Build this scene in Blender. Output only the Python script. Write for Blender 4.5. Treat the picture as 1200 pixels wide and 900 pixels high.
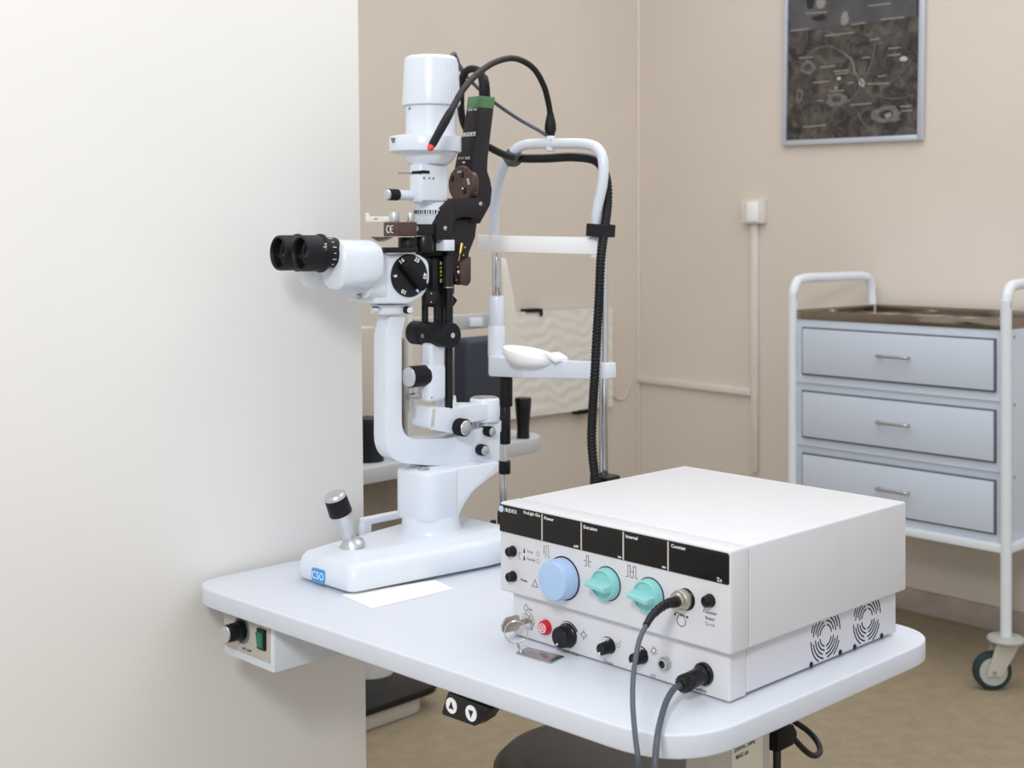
import bpy, bmesh, math, random
from mathutils import Vector, Matrix

for o in list(bpy.data.objects):
    bpy.data.objects.remove(o)
random.seed(4)
sc = bpy.context.scene
COL = sc.collection
PI = math.pi

# ------------------------------------------------------------------ camera, world, light, exposure
F, HV, CH = 1520.0, 275.0, 1.192          # focal length and horizon row in a 1200x900 frame, eye height
ZT = 0.760                                # height of the instrument table top
cd = bpy.data.cameras.new('camera')
cd.sensor_width = 36.0
cd.lens = 36.0 * F / 1200.0
cd.shift_y = -(450.0 - HV) / 1200.0
cd.clip_start = 0.05
cd.dof.use_dof = True
cd.dof.focus_distance = 1.45
cd.dof.aperture_fstop = 11.0
cam = bpy.data.objects.new('camera', cd)
COL.objects.link(cam)
cam.location = (0, 0, CH)
cam.rotation_euler = (PI / 2, 0, 0)
sc.camera = cam

w = bpy.data.worlds.new('world')
sc.world = w
w.use_nodes = True
w.node_tree.nodes['Background'].inputs[0].default_value = (0.93, 0.96, 1.0, 1)
w.node_tree.nodes['Background'].inputs[1].default_value = 0.66

def area(name, loc, target, size, energy, col=(1, 1, 1)):
    d = bpy.data.lights.new(name, 'AREA')
    d.shape = 'RECTANGLE'
    d.size, d.size_y = size
    d.energy = energy
    d.color = col
    o = bpy.data.objects.new(name, d)
    COL.objects.link(o)
    o.location = loc
    o.rotation_euler = (Vector(target) - Vector(loc)).to_track_quat('-Z', 'Y').to_euler()
    return o
area('ceiling_light', (0.7, 2.3, 2.85), (0.7, 2.5, 0.0), (2.8, 2.8), 33, (1.0, 0.985, 0.96))
area('studio_softbox', (-0.35, -0.55, 2.05), (0.0, 1.9, 0.85), (0.34, 0.34), 21, (1.0, 0.99, 0.98))
sc.view_settings.view_transform = 'Standard'
sc.view_settings.look = 'None'
sc.view_settings.gamma = 1.0
sc.view_settings.use_curve_mapping = False
sc.view_settings.exposure = 0.20

# ------------------------------------------------------------------ materials
def lin(c):
    return tuple((x / 255 / 12.92) if x / 255 <= 0.04045 else ((x / 255 + 0.055) / 1.055) ** 2.4 for x in c) + (1.0,)
MATS = {}
def mat(name, rgb, rough=0.5, metal=0.0, var=0.03, scale=30.0, bump=0.0, bscale=200.0, coat=0.0, emit=0.0, spec=0.5):
    m = bpy.data.materials.new(name)
    m.use_nodes = True
    nt = m.node_tree
    b = nt.nodes['Principled BSDF']
    b.inputs['Roughness'].default_value = rough
    b.inputs['Metallic'].default_value = metal
    b.inputs['Specular IOR Level'].default_value = spec
    if coat:
        b.inputs['Coat Weight'].default_value = coat
        b.inputs['Coat Roughness'].default_value = 0.1
    c = lin(rgb)
    tc = nt.nodes.new('ShaderNodeTexCoord')
    n = nt.nodes.new('ShaderNodeTexNoise')
    n.inputs['Scale'].default_value = scale
    n.inputs['Detail'].default_value = 3
    nt.links.new(tc.outputs['Object'], n.inputs['Vector'])
    r = nt.nodes.new('ShaderNodeValToRGB')
    r.color_ramp.elements[0].color = tuple(max(0, x * (1 - var)) for x in c[:3]) + (1,)
    r.color_ramp.elements[1].color = tuple(min(1, x * (1 + var)) for x in c[:3]) + (1,)
    r.color_ramp.elements[0].position = 0.3
    r.color_ramp.elements[1].position = 0.7
    nt.links.new(n.outputs['Fac'], r.inputs['Fac'])
    nt.links.new(r.outputs['Color'], b.inputs['Base Color'])
    if bump:
        n2 = nt.nodes.new('ShaderNodeTexNoise')
        n2.inputs['Scale'].default_value = bscale
        nt.links.new(tc.outputs['Object'], n2.inputs['Vector'])
        bp = nt.nodes.new('ShaderNodeBump')
        bp.inputs['Strength'].default_value = bump
        bp.inputs['Distance'].default_value = 0.002
        nt.links.new(n2.outputs['Fac'], bp.inputs['Height'])
        nt.links.new(bp.outputs['Normal'], b.inputs['Normal'])
    MATS[name] = m
    return m
mat('partition', (240, 238, 235), 0.75, bump=0.05, bscale=60, var=0.012, scale=4)
mat('beige_wall', (217, 207, 196), 0.8, bump=0.1, bscale=80, var=0.02, scale=3)
mat('wall_trim', (226, 216, 204), 0.7)
mat('conduit', (222, 216, 208), 0.5)
mat('skirting', (172, 160, 150), 0.6, var=0.22, scale=9)
mat('table', (211, 216, 226), 0.38, var=0.01)
mat('table_edge', (226, 228, 232), 0.45, var=0.01)
mat('white', (219, 226, 236), 0.28, var=0.01, coat=0.15)
mat('white_warm', (248, 249, 250), 0.35, var=0.01)
mat('console', (212, 212, 216), 0.42, var=0.012, bump=0.04, bscale=600)
mat('console_side', (208, 208, 214), 0.45, var=0.012, bump=0.06, bscale=700)
mat('display', (24, 22, 21), 0.3, var=0.08, scale=80, spec=0.3)
mat('print_white', (240, 240, 240), 0.6, var=0.0)
mat('print_black', (30, 30, 34), 0.6, var=0.0)
mat('print_grey', (120, 122, 128), 0.6, var=0.0)
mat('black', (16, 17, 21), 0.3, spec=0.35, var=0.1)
mat('black_matte', (20, 20, 24), 0.6, spec=0.2, var=0.15)
mat('rubber', (22, 23, 27), 0.45, spec=0.25, var=0.1, bump=0.2, bscale=900)
mat('cable_grey', (74, 79, 90), 0.45, var=0.06)
mat('cable_black', (24, 24, 27), 0.45, spec=0.3, var=0.1)
mat('knob_blue', (168, 196, 230), 0.4, var=0.015)
mat('knob_teal', (140, 204, 203), 0.4, var=0.02)
mat('red', (196, 30, 44), 0.35, var=0.05)
mat('red_tip', (222, 60, 62), 0.3)
mat('chrome', (205, 205, 205), 0.12, 1.0, var=0.02)
mat('steel', (190, 190, 188), 0.3, 1.0, var=0.05)
mat('silver_paint', (205, 208, 212), 0.32, 0.85, var=0.02)
mat('nickel', (196, 190, 178), 0.36, 1.0, var=0.05)
mat('tray', (150, 140, 126), 0.1, 1.0, var=0.05)
mat('brass', (214, 176, 104), 0.3, 1.0)
mat('anodised', (38, 34, 37), 0.38, 0.1, spec=0.3, var=0.08)
mat('brown', (84, 62, 57), 0.22, 0.3, var=0.1, scale=60)
mat('green', (84, 126, 86), 0.4, var=0.04)
mat('logo_blue', (62, 152, 214), 0.4)
mat('logo_light', (176, 208, 238), 0.4)
mat('switch_green', (22, 120, 96), 0.25, var=0.3, scale=90)
mat('yellow', (206, 206, 62), 0.5)
mat('grey_panel', (196, 192, 184), 0.4, var=0.02)
mat('cream', (224, 220, 210), 0.5, var=0.02)
mat('housing', (196, 188, 176), 0.6, var=0.03)
mat('glint_metal', (215, 215, 218), 0.12, 1.0, var=0.02)  # shiny metal of the sheet added for highlights in the tray
mat('grey_plastic', (176, 178, 178), 0.5, var=0.03)
mat('trolley', (200, 210, 224), 0.45, var=0.012)
mat('trolley_tube', (222, 228, 234), 0.4, var=0.012)
mat('trolley_gap', (92, 96, 104), 0.7)
mat('teal_rubber', (22, 50, 49), 0.55, var=0.1)
mat('bumper', (178, 180, 176), 0.45)
mat('column_grey', (190, 186, 176), 0.5)
mat('label_cream', (226, 222, 206), 0.5)
mat('stool', (56, 50, 47), 0.5, var=0.05, bump=0.15, bscale=300)
mat('navy', (40, 46, 60), 0.55, var=0.08)
mat('olive', (140, 130, 114), 0.7, var=0.2, scale=14)
mat('back_grey', (208, 206, 200), 0.6)
mat('back_table', (186, 191, 195), 0.5)
mat('wave', (230, 227, 221), 0.55)
mat('frame_alu', (206, 214, 228), 0.28, 0.6, var=0.02)
mat('paper', (252, 250, 244), 0.7, var=0.006)
mat('lens', (24, 28, 34), 0.04, 0.0, var=0.05, coat=0.8)
mat('velcro', (22, 24, 30), 0.9, var=0.2, bump=0.4, bscale=500)
mat('velcro_grey', (92, 94, 100), 0.8, var=0.1)
mat('clear', (210, 216, 222), 0.2)

def floor_mat():
    m = mat('floor', (176, 160, 132), 0.5, var=0.05, scale=3)
    nt = m.node_tree
    b = nt.nodes['Principled BSDF']
    tc = [n for n in nt.nodes if n.type == 'TEX_COORD'][0]
    n = nt.nodes.new('ShaderNodeTexNoise'); n.inputs['Scale'].default_value = 22; n.inputs['Detail'].default_value = 8
    n.inputs['Roughness'].default_value = 0.7
    nt.links.new(tc.outputs['Object'], n.inputs['Vector'])
    r = nt.nodes.new('ShaderNodeValToRGB')
    r.color_ramp.elements[0].color = lin((142, 129, 106)); r.color_ramp.elements[0].position = 0.30
    r.color_ramp.elements[1].color = lin((162, 148, 124)); r.color_ramp.elements[1].position = 0.70
    nt.links.new(n.outputs['Fac'], r.inputs['Fac'])
    nt.links.new(r.outputs['Color'], b.inputs['Base Color'])
floor_mat()

def poster_mat():
    m = mat('poster', (66, 62, 60), 0.25, var=0.1)
    nt = m.node_tree
    b = nt.nodes['Principled BSDF']
    tc = [n for n in nt.nodes if n.type == 'TEX_COORD'][0]
    n = nt.nodes.new('ShaderNodeTexNoise'); n.inputs['Scale'].default_value = 16; n.inputs['Detail'].default_value = 8
    n.inputs['Roughness'].default_value = 0.72; n.inputs['Distortion'].default_value = 1.2
    nt.links.new(tc.outputs['Object'], n.inputs['Vector'])
    r = nt.nodes.new('ShaderNodeValToRGB')
    e = r.color_ramp.elements
    e[0].color = lin((44, 40, 38)); e[0].position = 0.42
    e[1].color = lin((112, 106, 102)); e[1].position = 0.72
    nt.links.new(n.outputs['Fac'], r.inputs['Fac'])
    nt.links.new(r.outputs['Color'], b.inputs['Base Color'])
poster_mat()

# ------------------------------------------------------------------ helpers
class Fr:
    """a local frame (origin, turn about z) with a pixel-to-local-plane measure taken from the photograph"""
    def __init__(s, o, deg):
        s.o = Vector(o); s.deg = deg; s.t = math.radians(deg)
        s.M = Matrix.Translation(s.o) @ Matrix.Rotation(s.t, 4, 'Z'); s.I = s.M.inverted()
    def loc(s, u, v, x=None, y=None, z=None):
        a = s.I @ Vector((0, 0, CH))
        b = s.I @ Vector(((u - 600) / F, 1.0, CH - (v - HV) / F))
        D = b - a
        k = (x - a.x) / D.x if x is not None else (y - a.y) / D.y if y is not None else (z - a.z) / D.z
        return a + D * k
def P(u, v, d):
    return Vector(((u - 600) / F * d, d, CH - (v - HV) / F * d))
def onz(u, v, z):
    return P(u, v, (CH - z) * F / (v - HV))

def basis(axis):
    a = Vector(axis).normalized()
    h = Vector((0, 0, 1)) if abs(a.z) < 0.9 else Vector((1, 0, 0))
    x = h.cross(a).normalized()
    return x, a.cross(x), a
def spline(pts, n=8):
    pts = [Vector(p) for p in pts]
    if len(pts) < 3: return pts
    q = [pts[0] * 2 - pts[1]] + pts + [pts[-1] * 2 - pts[-2]]
    out = []
    for i in range(1, len(q) - 2):
        a, b, c, d = q[i - 1:i + 3]
        for k in range(n):
            t = k / n
            out.append(0.5 * ((2 * b) + (c - a) * t + (2 * a - 5 * b + 4 * c - d) * t * t + (3 * b - a - 3 * c + d) * t ** 3))
    out.append(pts[-1])
    return out
def rpoly(pts, radii, n=6):
    """round the corners of a 2-D polygon"""
    out = []
    N = len(pts)
    if not hasattr(radii, '__len__'): radii = [radii] * N
    for i in range(N):
        p = Vector(pts[i][:2]); a = Vector(pts[i - 1][:2]) - p; b = Vector(pts[(i + 1) % N][:2]) - p
        r = radii[i]
        if r <= 0:
            out.append(p); continue
        ang = a.angle(b)
        t = min(r / math.tan(ang / 2), a.length * 0.49, b.length * 0.49)
        p0 = p + a.normalized() * t; p1 = p + b.normalized() * t
        for k in range(n + 1):
            s = k / n
            out.append(p0 * (1 - s) ** 2 + p * 2 * s * (1 - s) + p1 * s * s)
    return [tuple(v) for v in out]

class MB:
    def __init__(s, M=None):
        s.bm = bmesh.new(); s.M = M
    def _add(s, verts, faces, bev=0, seg=2, sharp=0.5):
        vs = [s.bm.verts.new(v) for v in verts]
        fs = []
        for f in faces:
            try: fs.append(s.bm.faces.new([vs[i] for i in f]))
            except ValueError: pass
        bmesh.ops.recalc_face_normals(s.bm, faces=fs)
        if bev > 0:
            es = set()
            for f in fs:
                for e in f.edges:
                    if len(e.link_faces) == 2 and e.link_faces[0].normal.angle(e.link_faces[1].normal, 0) > sharp: es.add(e)
            if es: bmesh.ops.bevel(s.bm, geom=list(es), offset=bev, segments=seg, profile=0.5, affect='EDGES', clamp_overlap=True)
        return s
    def box(s, c, d, bev=0.0, seg=2, R=None):
        c = Vector(c); x, y, z = d[0] / 2, d[1] / 2, d[2] / 2
        vs = [Vector((i * x, j * y, k * z)) for k in (-1, 1) for j in (-1, 1) for i in (-1, 1)]
        if R: vs = [R @ v for v in vs]
        vs = [v + c for v in vs]
        return s._add(vs, [(0, 2, 3, 1), (4, 5, 7, 6), (0, 1, 5, 4), (2, 6, 7, 3), (0, 4, 6, 2), (1, 3, 7, 5)], bev, seg)
    def lathe(s, prof, o=(0, 0, 0), axis=(0, 0, 1), n=28, caps=True):
        x, y, a = basis(axis); o = Vector(o)
        vs, fs = [], []
        for r, h in prof:
            for k in range(n):
                t = 2 * PI * k / n
                vs.append(o + a * h + (x * math.cos(t) + y * math.sin(t)) * max(r, 1e-5))
        for i in range(len(prof) - 1):
            for k in range(n):
                k2 = (k + 1) % n
                fs.append((i * n + k, i * n + k2, (i + 1) * n + k2, (i + 1) * n + k))
        if caps:
            fs.append(tuple(range(n - 1, -1, -1))); fs.append(tuple((len(prof) - 1) * n + k for k in range(n)))
        return s._add(vs, fs)
    def cyl(s, p0, p1, r0, r1=None, n=24, bev=0.0):
        p0, p1 = Vector(p0), Vector(p1); r1 = r0 if r1 is None else r1
        L = (p1 - p0).length
        b = min(bev, L * 0.4, min(r0, r1) * 0.6)
        pr = [(r0, 0), (r1, L)] if b <= 0 else [(r0 - b, 0), (r0 - 0.3 * b, 0.3 * b), (r0, b), (r1, L - b), (r1 - 0.3 * b, L - 0.3 * b), (r1 - b, L)]
        return s.lathe(pr, p0, p1 - p0, n)
    def ball(s, c, r, n=16):
        r = r if hasattr(r, '__len__') else (r, r, r); c = Vector(c)
        vs, fs = [], []
        m = n // 2
        for i in range(m + 1):
            p = -PI / 2 + PI * i / m
            for k in range(n):
                t = 2 * PI * k / n
                q = max(math.cos(p), 1e-4)
                vs.append(c + Vector((r[0] * q * math.cos(t), r[1] * q * math.sin(t), r[2] * math.sin(p))))
        for i in range(m):
            for k in range(n):
                k2 = (k + 1) % n
                fs.append((i * n + k, i * n + k2, (i + 1) * n + k2, (i + 1) * n + k))
        fs.append(tuple(range(n - 1, -1, -1))); fs.append(tuple(m * n + k for k in range(n)))
        return s._add(vs, fs)
    def tube(s, pts, r, n=12, closed=False, flat=None):
        pts = [Vector(p) for p in pts]
        N = len(pts)
        rr = r if hasattr(r, '__len__') else [r] * N
        vs, fs = [], []
        x = None
        for i in range(N):
            if closed: t = (pts[(i + 1) % N] - pts[i - 1])
            else: t = pts[min(i + 1, N - 1)] - pts[max(i - 1, 0)]
            t.normalize()
            if x is None:
                x = Vector((0, 0, 1)).cross(t)
                if x.length < 0.1: x = Vector((1, 0, 0)).cross(t)
            x = (x - t * x.dot(t)).normalized()
            y = t.cross(x)
            for k in range(n):
                a = 2 * PI * k / n
                vs.append(pts[i] + (x * math.cos(a) + y * math.sin(a)) * rr[i])
        for i in range(N if closed else N - 1):
            i2 = (i + 1) % N
            for k in range(n):
                k2 = (k + 1) % n
                fs.append((i * n + k, i * n + k2, i2 * n + k2, i2 * n + k))
        if not closed:
            fs.append(tuple(range(n - 1, -1, -1))); fs.append(tuple((N - 1) * n + k for k in range(n)))
        return s._add(vs, fs)
    def prism(s, poly, axis, a0, a1, bev=0.0, seg=2):
        """poly: (y,z) for axis x, (x,z) for axis y, (x,y) for axis z"""
        def v3(p, a):
            return Vector((a, p[0], p[1])) if axis == 'x' else Vector((p[0], a, p[1])) if axis == 'y' else Vector((p[0], p[1], a))
        n = len(poly)
        vs = [v3(p, a0) for p in poly] + [v3(p, a1) for p in poly]
        fs = [tuple(range(n - 1, -1, -1)), tuple(range(n, 2 * n))] + [(k, (k + 1) % n, n + (k + 1) % n, n + k) for k in range(n)]
        return s._add(vs, fs, bev, seg, 0.7)
    def loft(s, rings, bev=0.0, seg=2, sharp=0.5):
        n = len(rings[0]); vs = [Vector(p) for r in rings for p in r]; fs = []
        for i in range(len(rings) - 1):
            for k in range(n):
                k2 = (k + 1) % n
                fs.append((i * n + k, i * n + k2, (i + 1) * n + k2, (i + 1) * n + k))
        fs.append(tuple(range(n - 1, -1, -1))); fs.append(tuple((len(rings) - 1) * n + k for k in range(n)))
        return s._add(vs, fs, bev, seg, sharp)
    def corner(s, fr, um, ul, ur, vt, vb, x, bev=0.002, seg=2):
        """box whose near upright edge sits at column um in the plane x; returns (lo, hi)"""
        a = fr.loc(um, vt, x=x); b = fr.loc(um, vb, x=x)
        xl = fr.loc(ul, vt, y=a.y).x; yr = fr.loc(ur, vt, x=x).y
        lo = Vector((min(xl, x), min(a.y, yr), min(a.z, b.z))); hi = Vector((max(xl, x), max(a.y, yr), max(a.z, b.z)))
        s.box((lo + hi) / 2, hi - lo, bev, seg)
        return lo, hi
    def build(s, name, m, parent=None, ang=38):
        if s.M is not None: s.bm.transform(s.M)
        me = bpy.data.meshes.new(name)
        s.bm.to_mesh(me); s.bm.free()
        for p in me.polygons: p.use_smooth = True
        me.set_sharp_from_angle(angle=math.radians(ang))
        me.materials.append(MATS[m])
        o = bpy.data.objects.new(name, me)
        COL.objects.link(o)
        o.parent = parent
        return o
FONT_M = {'-y': Matrix(((1, 0, 0), (0, 0, -1), (0, 1, 0))).to_4x4(), 'x': Matrix(((0, 0, 1), (1, 0, 0), (0, 1, 0))).to_4x4()}
def text(t, size, m, parent, pos, face='-y', align='LEFT', name='lettering', rot=0.0, ext=0.00015, sx=1.0, M=None, bold=0.0):
    cu = bpy.data.curves.new('font', 'FONT')
    cu.body = t; cu.size = size; cu.align_x = align; cu.align_y = 'CENTER'; cu.extrude = ext; cu.resolution_u = 2; cu.offset = bold; cu.space_character = 1.1 if m == 'print_white' else 1.0
    tmp = bpy.data.objects.new('font', cu)
    COL.objects.link(tmp)
    bpy.context.view_layer.update()
    me = bpy.data.meshes.new_from_object(tmp.evaluated_get(bpy.context.evaluated_depsgraph_get()))
    bpy.data.objects.remove(tmp)
    R = face if isinstance(face, Matrix) else FONT_M[face]
    T = Matrix.Translation(Vector(pos)) @ R @ Matrix.Rotation(rot, 4, 'Z') @ Matrix.Diagonal((sx, 1, 1, 1))
    me.transform(M @ T if M is not None else T)
    me.name = name
    me.materials.clear(); me.materials.append(MATS[m])
    o = bpy.data.objects.new(name, me)
    COL.objects.link(o)
    o.parent = parent
    return o
def tag(o, label, cat, group=None):
    o['label'] = label; o['category'] = cat
    if group: o['group'] = group
    return o
def thing(name, label, cat, fr=None, group=None):
    o = bpy.data.objects.new(name, None)
    COL.objects.link(o)
    o.empty_display_size = 0.05
    if fr is not None:
        o.location = fr.o; o.rotation_euler = (0, 0, fr.t)
    return tag(o, label, cat, group)
def struct(o, label=None):
    o['kind'] = 'structure'
    if label: o['label'] = label
    return o

# ------------------------------------------------------------------ room
WR = Fr((0.4835, 4.964, 0), -47.2)        # origin at the room corner, x along the right wall, y = outward normal away from the room
struct(MB().box((0, 2.2, -0.02), (9, 9, 0.04)).build('floor', 'floor'), 'beige mottled linoleum floor')
o = MB(WR.M).box((2.0, 0.06, 1.35), (4.24, 0.12, 2.7)).build('wall_right', 'beige_wall'); struct(o, 'beige painted wall behind the trolley')
o = MB(WR.M).box((-0.06, -1.9, 1.35), (0.12, 3.8, 2.7)).build('wall_back', 'beige_wall'); struct(o, 'beige painted wall behind the slit lamp')
o = MB(WR.M).box((2.0, -0.008, 0.036), (4.0, 0.016, 0.072), 0.003).build('baseboard_right', 'skirting'); struct(o, 'grey-brown wooden baseboard')
o = MB(WR.M).box((0.008, -1.9, 0.036), (0.016, 3.76, 0.072), 0.003).build('baseboard_back', 'skirting'); struct(o, 'grey-brown wooden baseboard on the back wall')
o = MB(WR.M).box((0.006, -0.006, 1.38), (0.012, 0.012, 2.6), 0.002).build('trim_1', 'wall_trim'); struct(o, 'pale corner strip')
# partition left of the table, its run parallel to the table's short side; the free edge leans a little
PW = Fr((-0.425, 1.600, 0), -44.9)
tp = PW.loc(420, 0, x=0.0); bt = PW.loc(430, 900, x=0.0)
k = (tp.y - bt.y) / (tp.z - bt.z)
y0 = bt.y - k * bt.z; y1 = y0 + k * 2.7
mb = MB(PW.M)
mb.loft([[(0, -1.6, 0), (0, y0, 0), (-0.10, y0, 0), (-0.10, -1.6, 0)], [(0, -1.6, 2.7), (0, y1, 2.7), (-0.10, y1, 2.7), (-0.10, -1.6, 2.7)]], 0.002)
struct(mb.build('wall_left', 'partition'), 'white painted partition wall beside the table')

# ------------------------------------------------------------------ instrument table
TF = Fr((-0.40341, 1.60941, 0), -44.9)
q = [TF.I @ onz(u, v, ZT) for u, v in ((219, 683), (800, 876), (1108, 743))]
q.append(q[0] + (q[2] - q[1]))
poly = rpoly([(p.x, p.y) for p in q], [0.05, 0.085, 0.062, 0.05], 10)
t = thing('instrument_table', 'pale grey rounded table top carrying the slit lamp and laser console', 'table', TF)
top = MB().prism(poly, 'z', ZT - 0.022, ZT, 0.0022, 3).build('table_top', 'table', t)
# control box under the left end
bz = ZT - 0.0225
a = TF.loc(262, 720, y=0.022); b = TF.loc(321, 790, y=0.022)
xl, xr, zb = a.x, b.x, b.z
ye = TF.loc(402, 768, x=xr).y
mb = MB().box(((xl + xr) / 2, 0.022 + 0.10, (zb + bz) / 2), (xr - xl, 0.20, bz - zb), 0.003)
cb = mb.build('control_box', 'white', t)
h = bz - zb
MB().box(((xl + xr) / 2 - 0.002, 0.0215, zb + h * 0.585), ((xr - xl) - 0.010, 0.0015, h * 0.80), 0.0004).build('face_plate', 'column_grey', cb)
kp = TF.loc(283, 738.5, y=0.020)
MB().lathe([(0.0165, 0), (0.0165, 0.0008), (0.0145, 0.0008), (0.0145, 0)], (kp.x, 0.0207, kp.z), (0, -1, 0), 32).build('dial_ring', 'print_grey', cb)
kk = MB().cyl((kp.x, 0.0205, kp.z), (kp.x, -0.002, kp.z), 0.0115, 0.0105, 28, 0.001).build('brightness_knob', 'black', t)
MB().cyl((kp.x, -0.002, kp.z), (kp.x, -0.0035, kp.z), 0.0098, 0.0094, 28).build('knob_cap', 'silver_paint', kk)
sp = TF.loc(307, 749, y=0.020)
sw = MB().box((sp.x, 0.0195, sp.z), (0.0165, 0.004, 0.0245), 0.001).build('power_switch', 'black', t)
MB().box((sp.x, 0.0170, sp.z), (0.0115, 0.004, 0.0185), 0.001, R=Matrix.Rotation(0.12, 3, 'X')).build('rocker', 'switch_green', sw)
tpn = TF.loc(284, 759.5, y=0.0205)
text('SLIT LAMP', 0.0042, 'print_black', cb, (tpn.x, 0.0205, tpn.z), ext=0.0001)
# lift switch under the front edge
YS = 0.016
pts = [TF.loc(u, v, y=YS) for u, v in ((525, 811), (575, 831), (567, 844), (556, 851), (517, 837), (519, 829))]
mb = MB().prism(rpoly([(p.x, min(p.z, bz)) for p in pts], [0.001, 0.001, 0.004, 0.004, 0.003, 0.001]), 'y', YS, YS + 0.016, 0.0012)
hs = mb.build('lift_switch', 'black', t)
for (u, v, sgn) in ((529, 827, 1), (552, 836, -1)):
    c = TF.loc(u, v, y=YS - 0.0005)
    MB().cyl((c.x, YS, c.z), (c.x, YS - 0.0008, c.z), 0.0078, n=28).build('button', 'print_white', hs)
    MB().prism([(c.x - 0.0036, c.z - 0.003 * sgn), (c.x + 0.0036, c.z - 0.003 * sgn), (c.x, c.z + 0.0044 * sgn)], 'y', YS - 0.0011, YS - 0.0007).build('arrow', 'print_black', hs)
# column to the floor, power label and socket
mb = MB()
lo, hi = mb.corner(TF, 836, 800, 905, 868, 900, 0.66, 0)
mb.bm.clear()
mb.box(((lo.x + hi.x) / 2, (lo.y + hi.y) / 2, bz / 2), (hi.x - lo.x, hi.y - lo.y, bz), 0.008, 3)
col = mb.build('column', 'column_grey', t)
MB().box(((lo.x + hi.x) / 2, (lo.y + hi.y) / 2, 0.015), (0.34, 0.46, 0.03), 0.01).build('foot_plate', 'column_grey', t)
l0 = TF.loc(858, 885, x=0.661); l1 = TF.loc(894, 880, x=0.661)
MB().box((0.6605, (l0.y + l1.y) / 2, l0.z - 0.008), (0.0012, l1.y - l0.y, 0.045), 0.0003).build('rating_label', 'label_cream', col)
text('230VAC 50Hz', 0.0062, 'print_black', col, (0.6612, l0.y + 0.003, l0.z + 0.0035), 'x', bold=0.0001)
text('MAX 6A', 0.0062, 'print_black', col, (0.6612, l0.y + 0.006, l0.z - 0.0045), 'x', bold=0.0001)

# ------------------------------------------------------------------ slit lamp
SF = Fr((-0.2312, 1.585, ZT), -44.5)
S = thing('slit_lamp', 'white slit lamp microscope with black eyepieces on the instrument table', 'slit lamp', SF)
YT = 0.1772                                # y of the lamp tower axis
DT = 1.711
def zt(v, d=DT): return CH - ZT - (v - HV) * d / F
YP = 0.2763                                # y of the swing axis
MF = Fr(SF.M @ Vector((0, YP, 0)), -52.0)  # the microscope arm is swung a few degrees about the axis
MM = SF.I @ MF.M
for gx_, gy_ in ((-0.03, 0.06), (0.03, 0.06), (0.0, 0.22)):
    MB().cyl((gx_, gy_, 0.0013), (gx_, gy_, 0.006), 0.012).build('glide_foot', 'black', S)
def base_ring(ins, z):
    pl = [(-0.056 + ins, ins), (0.056 - ins, ins), (0.082 - ins, 0.20), (0.084 - ins, 0.285 - ins), (-0.084 + ins, 0.285 - ins), (-0.082 + ins, 0.20)]
    return [(x, y, z) for x, y in rpoly(pl, [max(0.014 - ins * 0.2, 0.008), max(0.014 - ins * 0.2, 0.008), 0.03, 0.02, 0.02, 0.03], 5)]
base = MB().loft([base_ring(0.0015, 0.0045), base_ring(0, 0.006), base_ring(0.0005, 0.020), base_ring(0.003, 0.030), base_ring(0.0075, 0.036), base_ring(0.012, 0.0375), base_ring(0.020, 0.041), base_ring(0.026, 0.0435), base_ring(0.030, 0.0440)]).build('base', 'white', S, 60)
# badge
bp = SF.loc(373, 675, y=-0.0005)
MB().prism(rpoly([(bp.x - 0.0125, bp.z - 0.0085), (bp.x + 0.0125, bp.z - 0.0085), (bp.x + 0.0125, bp.z + 0.0085), (bp.x - 0.0125, bp.z + 0.0085)], 0.003), 'y', -0.0012, 0.004).build('badge', 'logo_blue', base)
text('CSO', 0.0135, 'print_white', base, (bp.x, -0.0013, bp.z), align='CENTER', sx=0.85)
# joystick
j0 = SF.loc(413, 641, z=0.044); j1 = SF.loc(391, 577, x=j0.x)
ax = j1 - j0; L = ax.length; kx = L / 0.074
js = MB().lathe([(0.0165, 0), (0.016, 0.004), (0.012, 0.008), (0.0085, 0.013), (0.0080, 0.018 * kx), (0.0095, 0.026 * kx), (0.0125, 0.036 * kx), (0.0140, 0.044 * kx), (0.0142, 0.046 * kx)], j0, ax, 32).build('joystick', 'silver_paint', S)
MB().cyl(j0 + ax * (0.046 / 0.074), j0 + ax * (0.067 / 0.074), 0.0146, 0.0138, 32, 0.0006).build('grip', 'rubber', js)
MB().lathe([(0.0138, 0), (0.0132, 0.003), (0.011, 0.0055), (0.0102, 0.0052), (0.0, 0.0045)], j0 + ax * (0.067 / 0.074), ax, 32).build('joystick_cap', 'silver_paint', js)
# pillar and swing arm
XN = 0.035
def sp2(pts, x): return [(p.y, p.z) for p in (SF.loc(u, v, x=x) for u, v in pts)]
pl = sp2([(516, 552), (586, 541), (586, 553), (572, 563), (556, 576), (546, 590), (541, 600), (538, 609), (516, 612)], XN)
MB().prism(rpoly(pl, [0.0, 0.003, 0.004, 0.02, 0.02, 0.02, 0.02, 0.004, 0.0], 4), 'x', -XN + 0.0012, XN - 0.0012, 0.005, 3).build('swing_arm', 'white', S)
ya = SF.loc(501, 556, x=XN).y; yb2 = SF.loc(541, 556, x=XN).y
plan = rpoly([(-XN, ya), (XN, ya), (XN, yb2), (-XN, yb2)], [0.020, 0.026, 0.012, 0.012], 8)
ztop, zbo = SF.loc(502, 556.5, x=XN).z, SF.loc(502, 613.5, x=XN).z
def prg(f, z0, sl): return [(x * f, (ya + yb2) / 2 + (y - (ya + yb2) / 2) * f, z0 + sl * (y - ya)) for x, y in plan]
MB().loft([prg(0.96, zbo, 0), prg(1, zbo + 0.003, 0), prg(1, ztop - 0.004, 0.03), prg(0.985, ztop - 0.001, 0.03), prg(0.95, ztop, 0.03)]).build('arm_hub', 'white', S, 50)
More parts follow.
